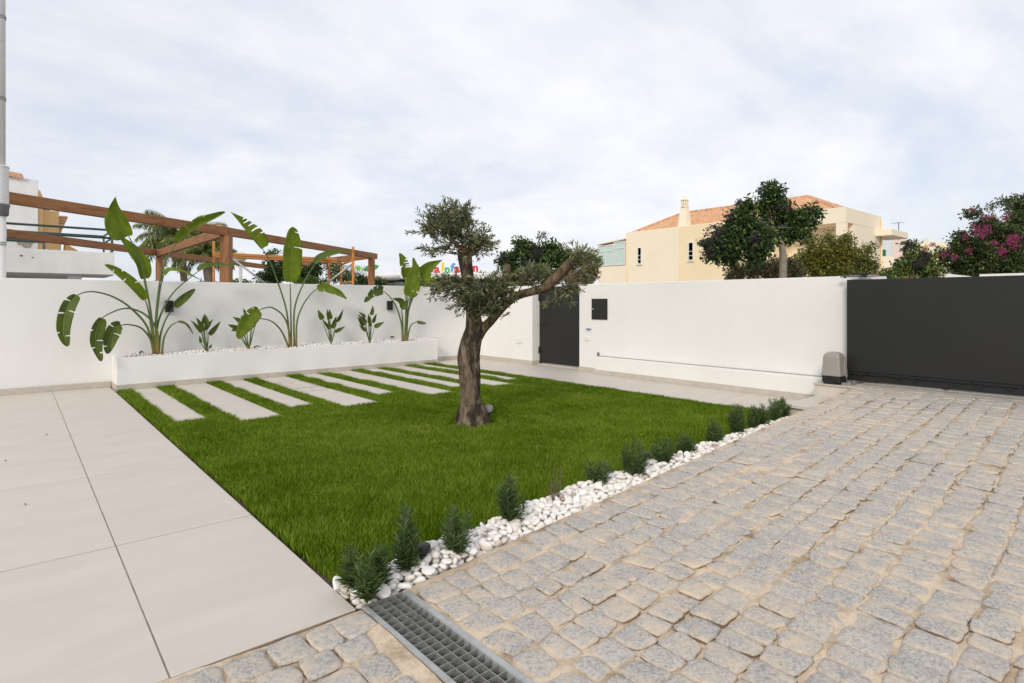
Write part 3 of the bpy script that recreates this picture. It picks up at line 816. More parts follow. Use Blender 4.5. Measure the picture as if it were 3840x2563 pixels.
mb = MB(); loft(mb, [(5.857, 6.03, 2.115, 2.275, 0.236, .01), (5.857, 6.03, 2.115, 2.275, 0.300, .01)])
mb.box(5.845, 5.86, 2.15, 2.24, 0.2215, 0.245); mb.box(5.87, 6.03, 2.125, 2.265, 0.2215, 0.236)
mb.build('base', MT['black'], gm, bevel=0.001)
mb = MB(); loft(mb, [(5.851, 6.036, 2.109, 2.281, 0.2995, .012), (5.850, 6.037, 2.108, 2.282, 0.318, .012), (5.857, 6.031, 2.113, 2.276, 0.3182, .012),
                     (5.862, 6.024, 2.122, 2.270, 0.475, .018), (5.868, 6.014, 2.130, 2.262, 0.500, .022), (5.884, 5.995, 2.145, 2.247, 0.517, .03), (5.905, 5.975, 2.165, 2.23, 0.523, .03)])
o = mb.build('cover', MT['grey_plastic'], gm, bevel=0.001)
mb = MB(); mb.add([(5.975, 2.1075, 0.306), (6.035, 2.1075, 0.306), (6.008, 2.1075, 0.262), (5.975, 2.1115, 0.306), (6.035, 2.1115, 0.306), (6.008, 2.1115, 0.262)],
                  [(0, 2, 1), (3, 4, 5), (0, 1, 4, 3), (1, 2, 5, 4), (2, 0, 3, 5)])
mb.add([(5.968, 2.1065, 0.322), (6.026, 2.1065, 0.322), (6.016, 2.1205, 0.475), (5.982, 2.1205, 0.475), (5.968, 2.114, 0.322), (6.026, 2.114, 0.322), (6.016, 2.130, 0.475), (5.982, 2.130, 0.475)],
       [(0, 1, 2, 3), (0, 4, 5, 1), (1, 5, 6, 2), (2, 6, 7, 3), (3, 7, 4, 0)])
mb.build('cover_panel', MT['grey_plastic'], gm, bevel=0.002)
mb = MB(); mb.box(5.885, 6.06, 2.03, 2.112, 0.2215, 0.238); mb.box(5.885, 5.90, 2.03, 2.112, 0.238, 0.242)
mb.build('base_plate', MT['galv_dark'], gm, bevel=0.001)
for x, y in ((5.905, 2.05), (6.03, 2.05), (5.835, 2.26)):
    b = MB(); b.lathe((x, y, 0.2215 if y > 2.2 else 0.238), [(0.009, 0), (0.009, 0.006), (0.004, 0.0062), (0.004, 0.016)], 8); b.build('bolt', MT['galv'], gm)

# meter box, sign, switches, wall lights
def put_x(name, label, cat, y0, y1, z0, z1, depth, mat, bevel=0.002, X=WX):
    c = (X, (y0+y1)/2, (z0+z1)/2)
    mb = MB(); mb.box(X-depth, X-0.0006, y0, y1, z0, z1)
    return tag(mb.build(name, mat, None, c, bevel), label, cat)
o = put_x('meter_box', 'small dark grey square meter cabinet door on the white front wall', 'meter box', 5.219, 5.504, 0.752, 1.045, 0.012, MT['anthracite'])
mb = MB(); mb.lathe((0, 0, 0), [(0.011, 0), (0.011, 0.006), (0.007, 0.009)], 14)
mb.v = [(WX-0.012-z, 5.475+x, 0.900+y) for x, y, z in mb.v]; mb.build('lock', MT['galv'], o)
o = put_x('open_sign', 'small pale sign reading OPEN with a down arrow, beside the dark door', 'sign', 5.491, 5.645, 0.557, 0.643, 0.003, MT['sign_white'], 0)
def text_mesh(s, size, depth=0.0, bold=0.0):
    cu = bpy.data.curves.new('t', 'FONT'); cu.body = s; cu.size = size; cu.extrude = depth; cu.offset = bold
    cu.align_x = 'CENTER'; cu.align_y = 'CENTER'
    ob = bpy.data.objects.new('t', cu); COL.objects.link(ob)
    bpy.context.view_layer.update()
    me = bpy.data.meshes.new_from_object(ob.evaluated_get(bpy.context.evaluated_depsgraph_get()))
    bpy.data.objects.remove(ob); return me
me = text_mesh('OPEN', 0.040, 0.0004, 0.0014)
me.transform(Matrix(((0, 0, -1, WX-0.0036), (-0.98, 0, 0, 5.568), (0, 0.98, 0, 0.604), (0, 0, 0, 1))))
link('lettering', me, MT['ink'], o)
mb = MB(); xx = WX-0.0038
mb.add([(xx, 5.583, 0.585), (xx, 5.553, 0.585), (xx, 5.568, 0.572), (xx+.0006, 5.583, 0.585), (xx+.0006, 5.553, 0.585), (xx+.0006, 5.568, 0.572)], [(0, 1, 2), (3, 5, 4), (0, 3, 4, 1), (1, 4, 5, 2), (2, 5, 3, 0)])
mb.build('arrow', MT['ink'], o)
def wall_switch(label, cat, y0, y1, z0, z1):
    t_ = thing('wall_socket' if 'socket' in label else 'push_button', label, cat, (WX, (y0+y1)/2, z0))
    mb = MB(); mb.box(WX-0.012, WX-0.0006, y0, y1, z0, z1); mb.build('plate', MT['white_plastic'], t_, bevel=0.004)
    mb = MB(); mb.box(WX-0.017, WX-0.0122, y0+.012, y1-.012, z0+.012, z1-.012); mb.build('rocker', MT['white_plastic'], t_, bevel=0.002)
    return t_
wall_switch('small white square push button below the OPEN sign', 'switch', 5.555, 5.633, 0.440, 0.510)
wall_switch('white square outdoor socket plate low on the wall left of the dark door', 'socket', 6.989, 7.131, 0.322, 0.414)
for (x, lab) in ((1.449, 'dark grey box wall light above the left end of the planter, left of the two'), (4.517, 'dark grey box wall light near the right end of the planter, right of the two')):
    yw = WY+0.0048*(x+4)
    t_ = thing('wall_light', lab, 'wall light', (x, yw, 0.94), 'box wall lights above the planter')
    mb = MB(); mb.box(x-0.044, x+0.044, yw-0.052, yw-0.010, 0.873, 1.017); mb.build('housing', MT['anthracite'], t_, bevel=0.003)
    mb = MB(); mb.box(x-0.034, x+0.034, yw-0.0098, yw-0.0006, 0.885, 1.005); mb.build('back_plate', MT['black'], t_)
    mb = MB(); mb.lathe((x, yw-0.031, 0.8705), [(0.016, 0), (0.016, 0.002)], 14); mb.build('lens', MT['lens'], t_)
# little black irrigation valve in the planter, listed with the garden lights though no lamp
t_ = thing('capped_stake', 'tiny black capped valve in the planter pebbles beside the rightmost paddle plant', 'garden light', (4.50, 8.12, 0.38), 'small garden lights among the pebbles')
mb = MB(); mb.box(4.475, 4.525, 8.12, 8.17, 0.440, 0.458); mb.build('cap', MT['black'], t_, bevel=0.003)
mb = MB(); mb.tube([(4.50, 8.145, 0.36), (4.50, 8.145, 0.439)], 0.009, 8); mb.build('stem', MT['white_plastic'], t_)

# ------------------------------------------------------------------ pebbles
def ico(sub):
    bm = bmesh.new(); bmesh.ops.create_icosphere(bm, subdivisions=sub, radius=1)
    V = np.array([v.co[:] for v in bm.verts]); F = np.array([[v.index for v in f.verts] for f in bm.faces]); bm.free(); return V, F
IC2, IC3 = ico(2), ico(3)
def pebbles(name, C, size, base, label, flat=0.3, tilt=0.5):
    V0, F0 = base; n = len(C); out = []; Fs = []; R = []
    for i in range(n):
        s = size[i]; ab = rng.uniform(0.62, 1.0); c_ = rng.uniform(0.38, 0.62)
        V = V0.copy()
        ph = rng.random(6)*6.3
        r = 1+0.13*np.sin(V[:, 0]*1.7+ph[0])+0.11*np.sin(V[:, 1]*2.1+ph[1])+0.08*np.sin(V[:, 2]*2.3+ph[2])+0.05*np.sin(V[:, 0]*4+V[:, 1]*3+ph[3])
        V = V*r[:, None]*np.array([s/2, s/2*ab, s/2*c_])
        e = Quaternion((0, 0, 1), rng.random()*6.3) @ Quaternion((math.cos(ph[4]), math.sin(ph[4]), 0), rng.normal()*tilt)
        V = V@np.array(e.to_matrix()).T+C[i]
        out.append(V); Fs.append(F0+i*len(V0)); R.append(np.full(len(V0), rng.random()))
    o = link(name, np_mesh(name, np.concatenate(out), np.concatenate(Fs), True, {'rnd': np.concatenate(R)}), MT['pebble'])
    return tag(o, label, 'pebbles', kind='stuff')
C = []; S = []
def scatter(n, x0, x1, ylo, yhi, zf, smin, smax, fac):
    pts = []; grid = {}
    for _ in range(n):
        x = rng.uniform(x0, x1); a, b = ylo(x), yhi(x)
        if b-a < 0.02: continue
        s = rng.uniform(smin, smax)*(1.0 if rng.random() > 0.08 else 1.3)
        y = rng.uniform(a+s*.3, b-s*.15) if b-a > s*.6 else (a+b)/2
        k = (int(x/0.05), int(y/0.05)); ok = True
        for i in (-1, 0, 1):
            for j in (-1, 0, 1):
                for (px, py, ps) in grid.get((k[0]+i, k[1]+j), ()):
                    if (px-x)**2+(py-y)**2 < (fac*(ps+s)/2)**2: ok = False; break
                if not ok: break
            if not ok: break
        if ok:
            grid.setdefault(k, []).append((x, y, s)); pts.append((x, y, zf(x, y)+s*0.12, s))
    return pts
def strip_hi(x): return lawnY(x)+0.005+0.012*math.sin(x*11)
def strip_lo(x):
    if x < GX0: return 1.765
    if x < GX1: return 1.765
    return cobY(x)+0.030+0.10*float(rampz(x))
P = scatter(16000, 0.855, 5.05, strip_lo, strip_hi, lambda x, y: -0.020, 0.036, 0.062, 0.70)
P += scatter(16000, 0.862, 5.05, strip_lo, strip_hi, lambda x, y: 0.003, 0.034, 0.060, 0.72)
P += scatter(6000, 0.90, 5.0, lambda x: strip_lo(x)+0.03, lambda x: strip_hi(x)-0.04, lambda x, y: 0.020, 0.030, 0.052, 0.95)
pebbles('border_pebbles', np.array([p[:3] for p in P]), [p[3] for p in P], IC3, 'smooth white pebbles in the strip between lawn and granite setts')
P = scatter(30000, 0.93, 5.18, lambda x: pf(x)+T+.004, lambda x: wy(x)-.004, lambda x, y: 0.342+0.016*(x-X0)/4.4+0.012*(y-7.9)/.35, 0.026, 0.042, 0.72)
P += scatter(14000, 0.96, 5.12, lambda x: pf(x)+T+.02, lambda x: wy(x)-.004, lambda x, y: 0.360+0.016*(x-X0)/4.4+0.02*(y-7.9)/.35, 0.024, 0.040, 0.9)
pebbles('planter_pebbles', np.array([p[:3] for p in P]), [p[3] for p in P], IC2, 'small white pebbles filling the top of the long planter')

# ================================================================== OLIVE TREE
TD = 4.80
ol = thing('olive_tree', 'gnarled pruned olive tree with one long slanting limb in the lawn', 'tree', (2.87, 3.87, 0))
def ptube(mb, pts, seg=26, rough=0.16, td=TD, sub=5, **k):
    """pts: (px x, px y, px diameter, depth offset)"""
    P = [pd(x, y, td+dz) for x, y, d, dz in pts]; R = [d*0.90/2/2170*(td+dz) for x, y, d, dz in pts]
    PP, RR = [], []
    m = len(P)
    for i in range(m-1):
        p0, p1, p2, p3 = P[max(i-1, 0)], P[i], P[i+1], P[min(i+2, m-1)]
        for q in range(sub):
            f = q/sub
            PP.append(0.5*((2*p1)+(p2-p0)*f+(2*p0-5*p1+4*p2-p3)*f*f+(3*p1-p0-3*p2+p3)*f**3)); RR.append(R[i]*(1-f)+R[i+1]*f)
    PP.append(P[-1]); RR.append(R[-1])
    return mb.tube(PP, RR, seg, rough=rough, **k)
mb = MB()
ptube(mb, [(1769, 1604, 150, 0), (1766, 1585, 122, 0), (1765, 1560, 100, 0), (1764, 1520, 88, 0), (1762, 1450, 84, 0), (1760, 1390, 88, 0), (1757, 1345, 93, 0),
           (1762, 1305, 88, 0), (1772, 1268, 80, 0), (1780, 1235, 78, 0), (1776, 1195, 64, 0), (1770, 1150, 56, 0), (1764, 1105, 52, 0), (1757, 1050, 50, 0), (1748, 1000, 55, 0), (1742, 960, 58, 0), (1738, 935, 52, 0)], 34, 0.11)
# root flare
for a, b in (((1800, 1540, 50, -.04), (1835, 1590, 30, -.07)), ((1735, 1545, 46, .02), (1716, 1588, 24, .05)), ((1790, 1550, 50, -.02), (1812, 1600, 34, -.12)), ((1745, 1550, 44, -.04), (1742, 1602, 26, -.10))):
    ptube(mb, [(1768, 1480, 60, 0), a, b, (b[0]+10*(1 if b[0] > 1768 else -1), b[1]+14, 8, b[3])], 14, 0.2)
mb.build('trunk', MT['olive_bark'], ol)
mb = MB()
ptube(mb, [(1790, 1262, 50, .02), (1812, 1232, 42, .0), (1838, 1206, 37, -.03), (1868, 1172, 36, -.06), (1900, 1137, 36, -.09), (1945, 1108, 35, -.12), (1995, 1094, 33, -.15), (2035, 1082, 38, -.18), (2062, 1066, 46, -.2),
           (2088, 1040, 44, -.22), (2112, 1014, 42, -.24), (2140, 985, 42, -.26), (2146, 978, 40, -.26)], 22, 0.16)
mb.build('limb', MT['olive_bark_up'], ol)
mb = MB()
ptube(mb, [(1880, 1160, 26, -.05), (1890, 1110, 26, -.02), (1893, 1070, 26, .02), (1897, 1040, 27, .05), (1900, 1010, 33, .07), (1899, 993, 34, .07)], 16, 0.2)
ptube(mb, [(1893, 1075, 16, .02), (1915, 1045, 16, .03), (1935, 1025, 14, .04), (1953, 1010, 13, .04)], 12, 0.2)
mb.build('stub_limb', MT['olive_bark_up'], ol)
mb = MB()
ptube(mb, [(1768, 960, 26, -.02), (1766, 930, 24, -.02), (1764, 912, 24, -.03)], 14, 0.3)
for k in range(26):
    a = pd(1722+rng.uniform(-18, 60), 935+rng.uniform(-14, 14), TD-0.07+rng.uniform(-.05, .05)); d = Vector(rdir(1)[0])*0.05; d.z = abs(d.z)*0.3
    mb.tube([a, a+d*.5, a+d], [0.004, 0.0035, 0.003], 5)
mb.build('pruned_stubs', MT['cut_wood'], ol)

TW = []                                             # twigs: polylines
LP, LD, LL, LR = [], [], [], []
def twig(start, d, length, n, leafl=(0.030, 0.052), droop=0.0, tone=0.0):
    p = np.array(start, float); d = np.array(d, float); d /= np.linalg.norm(d); pts = [p.copy()]
    st = length/n
    for i in range(n):
        d = d+rng.normal(size=3)*0.16; d[2] -= droop*st; d /= np.linalg.norm(d); p = p+d*st; pts.append(p.copy())
        if i < 1: continue
        side = np.cross(d, rng.normal(size=3)); side /= np.linalg.norm(side)
        for s in (-1, 1):
            if rng.random() < 0.12: continue
            LP.append(p.copy()); LD.append(d*0.75+side*s*rng.uniform(.5, 1.0)+rng.normal(size=3)*.12); LL.append(rng.uniform(*leafl)); LR.append(np.clip(rng.random()*0.9+tone+(0.10 if i > n-3 else 0), 0, 1))
    LP.append(p.copy()); LD.append(d); LL.append(leafl[1]*.8); LR.append(min(1, .75+tone))
    TW.append(pts)
def clump(ax, ay, az, cx, cy, rx, ry, rz, count, ln=None, droop=0.0, tone=0.0, spread=0.7):
    """twigs leaving branch point a (px, depth) and filling an ellipsoid round c"""
    A = np.array(pd(ax, ay, TD+az))
    if ln is None:
        m_ = min(rx, ry)/2170*4.8*2; ln = (max(.06, min(.15, .5*m_)), max(.10, min(.27, 1.05*m_)))
    for _ in range(max(2, int(count*0.50))):
        u = rdir(1)[0]*rng.random()**0.45
        q = np.array(pd(cx+u[0]*rx, cy+u[1]*ry, TD+az+u[2]*rz))
        d = q-A; l = rng.uniform(*ln)
        d = d/max(1e-6, np.linalg.norm(d))+rdir(1)[0]*spread
        d /= np.linalg.norm(d)
        st = q-d*l*0.65
        twig(st, d, l, int(l/0.020), droop=droop, tone=tone)
# main branches inside the crown
BR = MB()
for pts in ([(1745, 945, 12, 0), (1700, 900, 10, -.03), (1665, 845, 8, -.05), (1640, 800, 5, -.06), (1625, 775, 3, -.06)],
            [(1738, 940, 11, 0), (1728, 880, 9, .03), (1735, 830, 7, .05), (1738, 790, 5, .05), (1755, 765, 3, .05)],
            [(1735, 945, 9, 0), (1690, 905, 7, -.1), (1640, 870, 5, -.16), (1600, 835, 3, -.2)],
            [(1755, 950, 9, 0), (1790, 920, 7, -.05), (1815, 900, 4, -.08)],
            [(1725, 955, 7, 0), (1670, 948, 5, -.05), (1610, 938, 4, -.08), (1575, 945, 3, -.1)],
            [(1765, 1060, 8, -.04), (1715, 1040, 6, -.12), (1660, 1050, 4, -.2), (1625, 1085, 3, -.24)],
            [(1768, 1120, 8, -.05), (1720, 1100, 5, -.12), (1680, 1110, 3, -.16)],
            [(1775, 1160, 8, -.06), (1820, 1130, 6, -.16), (1850, 1090, 4, -.22)],
            [(1940, 1110, 6, -.1), (1960, 1060, 5, -.2), (1990, 1020, 3, -.24)],
            [(2095, 1060, 9, -.25), (2130, 1040, 7, -.32), (2165, 1018, 5, -.36), (2195, 990, 3, -.38)],
            [(2120, 985, 5, -.24), (2165, 990, 4, -.34), (2210, 982, 3, -.38)], [(2080, 1068, 5, -.25), (2085, 1110, 4, -.3), (2060, 1135, 3, -.34)],
            [(1860, 1190, 3, -.06), (1880, 1180, 3, -.10), (1895, 1187, 2, -.12)]):
    ptube(BR, pts, 8, 0.1)
clump(1740, 930, 0, 1690, 830, 88, 66, .28, 235, tone=-.03)
clump(1740, 930, 0, 1665, 790, 60, 34, .2, 55, tone=.06)
clump(1740, 930, 0, 1610, 850, 62, 50, .2, 55)
clump(1740, 930, 0, 1740, 780, 40, 26, .15, 26, tone=.1)
clump(1750, 940, 0, 1650, 930, 80, 26, .2, 60)
clump(1750, 945, -.02, 1790, 905, 46, 46, .22, 120, tone=.03)
clump(1750, 945, -.02, 1830, 925, 26, 34, .15, 24, tone=.08)
clump(1745, 945, 0, 1750, 940, 50, 22, .2, 60, tone=-.1)
clump(1765, 1060, -.05, 1700, 1065, 72, 42, .22, 105, droop=1.5, tone=.02)
clump(1765, 1060, -.05, 1640, 1070, 40, 45, .2, 30, droop=2, tone=.04)
clump(1775, 1120, -.05, 1740, 1120, 46, 42, .25, 70, droop=2, tone=-.06)
clump(1800, 1130, -.12, 1830, 1110, 72, 60, .22, 200, tone=-.02)
clump(1810, 1130, -.12, 1875, 1060, 45, 38, .2, 60, tone=.1)
clump(1810, 1180, -.08, 1815, 1165, 50, 36, .15, 60, tone=-.1)
clump(1950, 1090, -.15, 1995, 1032, 58, 34, .2, 130, tone=.02)
clump(1960, 1090, -.10, 2035, 1020, 30, 24, .08, 30, tone=.06)
clump(1900, 1130, -.12, 1915, 1105, 36, 26, .15, 36)
clump(2100, 1060, -.20, 2120, 1088, 46, 30, .10, 62, droop=1.5, tone=.0)
clump(2110, 1060, -.28, 2060, 1128, 30, 18, .1, 14, droop=2)
clump(2130, 1030, -.22, 2172, 1040, 30, 36, .08, 30, tone=.03)
clump(2150, 1000, -.34, 2160, 945, 34, 36, .14, 34, tone=.16)
clump(2160, 1000, -.34, 2215, 965, 40, 28, .14, 30, tone=.16)
clump(2170, 1000, -.30, 2190, 1000, 26, 20, .08, 12, tone=.12)
clump(1860, 1190, -.1, 1893, 1186, 10, 9, .04, 3, ln=(0.06, 0.08))
tm = BR
for pts in TW: tm.tube(pts, [0.0026]*(len(pts)-1)+[0.0012], 4, cap=False)
tm.build('twigs', MT['twig'], ol)
me = leaf_mesh('leaves', np.array(LP), np.array(LD), np.array(LL), np.array(LL)*0.25, np.array(LR), True, 0.2, 0.08)
link('leaves', me, MT['olive_leaf'], ol)
print('olive leaves', len(LP))

# spotlight at its foot
sp = gz(1836, 1562); c = Vector((3.155, 3.975, 0.055))
t_ = thing('garden_spotlight', 'round black garden spotlight leaning at the foot of the olive trunk', 'spotlight', (sp.x, sp.y, 0))
ax = Vector((-0.55, -0.62, 0.42)).normalized()
ctr = pd(1832, 1533, 4.88)
mb = MB(); mb.tube([ctr-ax*0.075, ctr-ax*0.03, ctr, ctr+ax*0.004], [0.018, 0.030, 0.034, 0.036], 20)
mb.build('housing', MT['black'], t_)
mb = MB(); mb.tube([ctr+ax*0.0045, ctr+ax*0.008], [0.038, 0.036], 20); mb.build('bezel', MT['pipe_grey'], t_)
mb = MB(); mb.tube([ctr+ax*0.0085, ctr+ax*0.010], [0.019, 0.018], 16); mb.build('lens', MT['lens_dim'], t_)
mb = MB()
s1 = ax.cross(Vector((0, 0, 1))).normalized(); s2 = s1.cross(ax)
for q in range(3):
    mb = MB(); a = q*2*PI/3+0.4; p = ctr+(s1*math.cos(a)+s2*math.sin(a))*0.031; mb.tube([p+ax*0.0085, p+ax*0.0115], 0.0035, 8)
    mb.build('screw', MT['galv'], t_)
mb = MB(); mb.tube([ctr-ax*0.05, ctr-ax*0.05-Vector((0, 0, 0.08))], 0.008, 8); mb.build('spike', MT['black'], t_)

# ================================================================== PADDLE-LEAVED PLANTS
def spline(P, n):
    out = []; m = len(P)
    for i in range(m-1):
        p0, p1, p2, p3 = P[max(i-1, 0)], P[i], P[i+1], P[min(i+2, m-1)]
        for q in range(n):
            f = q/n; out.append(0.5*((2*p1)+(p2-p0)*f+(2*p0-5*p1+4*p2-p3)*f*f+(3*p1-p0-3*p2+p3)*f**3))
    out.append(P[-1]); return out
def add_stalk(parent, P, r0, r1, name='stalk'):
    pts = spline([Vector(p) for p in P], 6); n = len(pts)
    rad = [r0*(1-i/(n-1))**0.8+r1*(1-(1-i/(n-1))**0.8) for i in range(n)]
    mb = MB(); mb.tube(pts, rad, 9)
    o = mb.build(name, MT['stalk'], parent)
    at = o.data.attributes.new('along', 'FLOAT', 'POINT')
    z0 = ORG[o.name].z
    at.data.foreach_set('value', np.repeat(np.linspace(0, 1, n), 9).astype(np.float32))
    return o
def add_blade(parent, P, wl, wr, mat, roll=0.0, fold=0.35, tears=(), seed=0, tipround=0.5, name='leaf_blade'):
    """paddle: midrib P (world), half widths left/right (m) at the widest, roll tilts it about the midrib, tears = positions 0..1 (signed side)"""
    pts = spline([Vector(p) for p in P], 16 if len(P) > 3 else 10); n = len(pts); rs = random.Random(seed)
    vs = []; fs = []; vein = []; K = 5
    view = Vector((0.12, -1, 0.12)).normalized()
    for i, p in enumerate(pts):
        f = i/(n-1); t = (pts[min(i+1, n-1)]-pts[max(i-1, 0)]).normalized()
        s = t.cross(view)
        if s.length < 0.2: s = t.cross(Vector((1, 0, 0)))
        s.normalize(); nn = s.cross(t).normalized()
        s = (s*math.cos(roll)+nn*math.sin(roll)).normalized(); nn = s.cross(t).normalized()
        prof = (math.sin(PI*min(1, f*0.97+0.03)**0.80))**0.55 if f < 0.995 else 0.12
        prof *= (1-0.25*f)
        if tipround < 0.3: prof *= (1-f*f)**0.7*1.15
        for side, w in ((-1, wl), (1, wr)):
            for k in range(1, K+1):
                q = k/K
                cut = 0.0
                ww = w*prof*q
                wave = 0.05*w*q*math.sin(f*17+side+seed)*(q)
                vs.append(p+s*side*ww*math.cos(fold*q*0.6)+nn*(ww*math.sin(fold)*0.9*(1+0.3*q)+wave)-Vector((0, 0, 1))*0.10*ww*q)
                vein.append((f*26-q*1.6, q, side))
        vs.append(p); vein.append((f*26, 0, 0))
    st = 2*K+1
    tearset = set()
    for tf in tears:
        tearset.add((1 if tf > 0 else -1, int(abs(tf)*(n-1))))
    for i in range(n-1):
        for side, off in ((-1, 0), (1, K)):
            if (side, i) in tearset: kk = rs.choice((1, 1, 2, 3))
            else: kk = K
            for k in range(kk):
                a = i*st+(2*K if k == 0 else off+k-1); b = i*st+off+k
                c = b+st; d = a+st
                fs.append((a, b, c, d) if side > 0 else (a, d, c, b))
    mb = MB(); mb.add(vs, fs, True)
    # pull the ragged corners at each tear
    o = mb.build(name, mat, parent)
    at = o.data.attributes.new('vein', 'FLOAT_VECTOR', 'POINT')
    at.data.foreach_set('vector', np.array(vein, dtype=np.float32).ravel())
    for side, i in tearset:
        for j, sg in ((i, -1), (i+1, 1)):
            tdir = (pts[min(i+1, n-1)]-pts[i]).normalized()
            for k in range(2, K+1):
                idx = j*st+(0 if side < 0 else K)+k-1
                if j < n: o.data.vertices[idx].co += tdir*(sg*0.55*(k/K)**1.5*(pts[min(i+1, n-1)]-pts[i]).length*rs.uniform(.2, 1.9))-Vector((0, 0, 1))*0.004*rs.random()*k/K
    so_ = o.modifiers.new('thickness', 'SOLIDIFY'); so_.thickness = 0.0016; so_.offset = 0
    return o
def Z1(x, y): return (150+x/2.24, 700+y/2.24)
def Z2(x, y): return (750+x/2.613, 750+y/2.613)
def Z3(x, y): return (1300+x/3.484, 900+y/3.484)
def pathP(fn, pts, y0=8.03, y1=None, curve=1.0):
    """px polyline onto a gently leaning vertical sheet running from depth y0 to y1"""
    m = len(pts); y1 = y0 if y1 is None else y1
    return [aty(*fn(*p), y0+(y1-y0)*(i/(m-1))**curve) for i, p in enumerate(pts)]
def plant(label, fn, base, leaves, Y=8.03, group='large paddle leaved plants in the planter', scale_px=2.24, sr=0.011):
    b = aty(*fn(*base), Y)
    t_ = thing('paddle_plant', label, 'plant', (b.x, b.y, b.z), group)
    for i, lf in enumerate(leaves):
        stalk, blade, wl, wr, mat, y1, y2 = lf[:7]; kw = lf[7] if len(lf) > 7 else {}
        sp_ = pathP(fn, stalk, Y+random.uniform(-.02, .02), y1, 1.3)
        sp_[0] = Vector((sp_[0].x, sp_[0].y, b.z-0.03))
        so_ = add_stalk(t_, sp_, sr*1.25, sr*0.42)
        if blade:
            bp = pathP(fn, blade, y1, y2)
            k = bp[0].y/2170/SA*0.95/scale_px
            k = (aty(*fn(blade[0][0]+1, blade[0][1]), bp[0].y)-bp[0]).length
            b_ = add_blade(so_, bp, wl*k*1.32, wr*k*1.32, mat, seed=i*3+1, **kw)
    return t_
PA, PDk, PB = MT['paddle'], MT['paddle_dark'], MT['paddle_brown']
plant('tallest paddle leaved plant at the left end of the planter, with drooping torn leaves', Z1, (975, 1395), [
    ([(962, 1390), (940, 1130), (885, 800), (830, 600), (745, 415)], [(745, 415), (705, 335), (660, 235), (641, 165), (634, 84)], 120, 45, PA, 7.95, 7.85, dict(roll=0.3, fold=0.5, tears=(.62,), tipround=0.2)),
    ([(955, 1390), (930, 1050), (890, 860), (872, 775)], [(872, 775), (845, 650), (770, 540), (700, 455), (652, 402)], 42, 62, PA, 8.02, 7.95, dict(roll=-0.2, fold=0.3, tipround=0.2)),
    ([(965, 1390), (922, 1100), (885, 950)], [(885, 950), (838, 880), (765, 800), (690, 740), (610, 685), (545, 657)], 34, 44, PA, 8.08, 7.98, dict(roll=0.4, fold=0.3, tears=(.35, -.5, .66, -.75))),
    ([(985, 1390), (972, 1150), (1000, 850), (1045, 650), (1150, 470)], [(1150, 470), (1230, 385), (1345, 315), (1460, 262), (1556, 216)], 66, 16, PA, 7.95, 7.85, dict(roll=-0.15, fold=0.35, tears=(-.42, -.62, -.3))),
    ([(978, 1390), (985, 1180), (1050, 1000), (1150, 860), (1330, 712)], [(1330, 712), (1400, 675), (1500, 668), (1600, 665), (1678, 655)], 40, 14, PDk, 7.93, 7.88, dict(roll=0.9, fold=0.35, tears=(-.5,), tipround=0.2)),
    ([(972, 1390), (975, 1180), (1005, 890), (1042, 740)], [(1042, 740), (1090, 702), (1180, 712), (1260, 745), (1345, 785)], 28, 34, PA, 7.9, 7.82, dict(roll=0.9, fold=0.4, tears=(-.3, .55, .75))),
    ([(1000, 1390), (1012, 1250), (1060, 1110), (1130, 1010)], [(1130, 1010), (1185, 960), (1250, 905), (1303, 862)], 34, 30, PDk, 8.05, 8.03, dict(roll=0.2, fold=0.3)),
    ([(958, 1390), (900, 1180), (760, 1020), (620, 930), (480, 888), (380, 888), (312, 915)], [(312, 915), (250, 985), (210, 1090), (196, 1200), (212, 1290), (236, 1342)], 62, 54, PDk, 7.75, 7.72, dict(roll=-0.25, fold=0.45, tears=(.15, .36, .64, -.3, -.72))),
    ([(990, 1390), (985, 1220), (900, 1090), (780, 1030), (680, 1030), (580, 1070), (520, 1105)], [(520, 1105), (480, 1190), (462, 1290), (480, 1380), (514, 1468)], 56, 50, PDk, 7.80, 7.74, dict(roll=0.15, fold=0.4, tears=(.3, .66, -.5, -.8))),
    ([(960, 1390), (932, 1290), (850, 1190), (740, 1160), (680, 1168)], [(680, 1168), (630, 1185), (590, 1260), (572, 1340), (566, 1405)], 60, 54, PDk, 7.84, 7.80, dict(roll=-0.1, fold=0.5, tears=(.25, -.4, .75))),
    ([(1025, 1392), (1040, 1280), (1090, 1180), (1155, 1137)], [(1155, 1137), (1210, 1152), (1250, 1190), (1282, 1240)], 20, 14, PB, 8.02, 7.98, dict(roll=0.8, fold=0.4)),
])
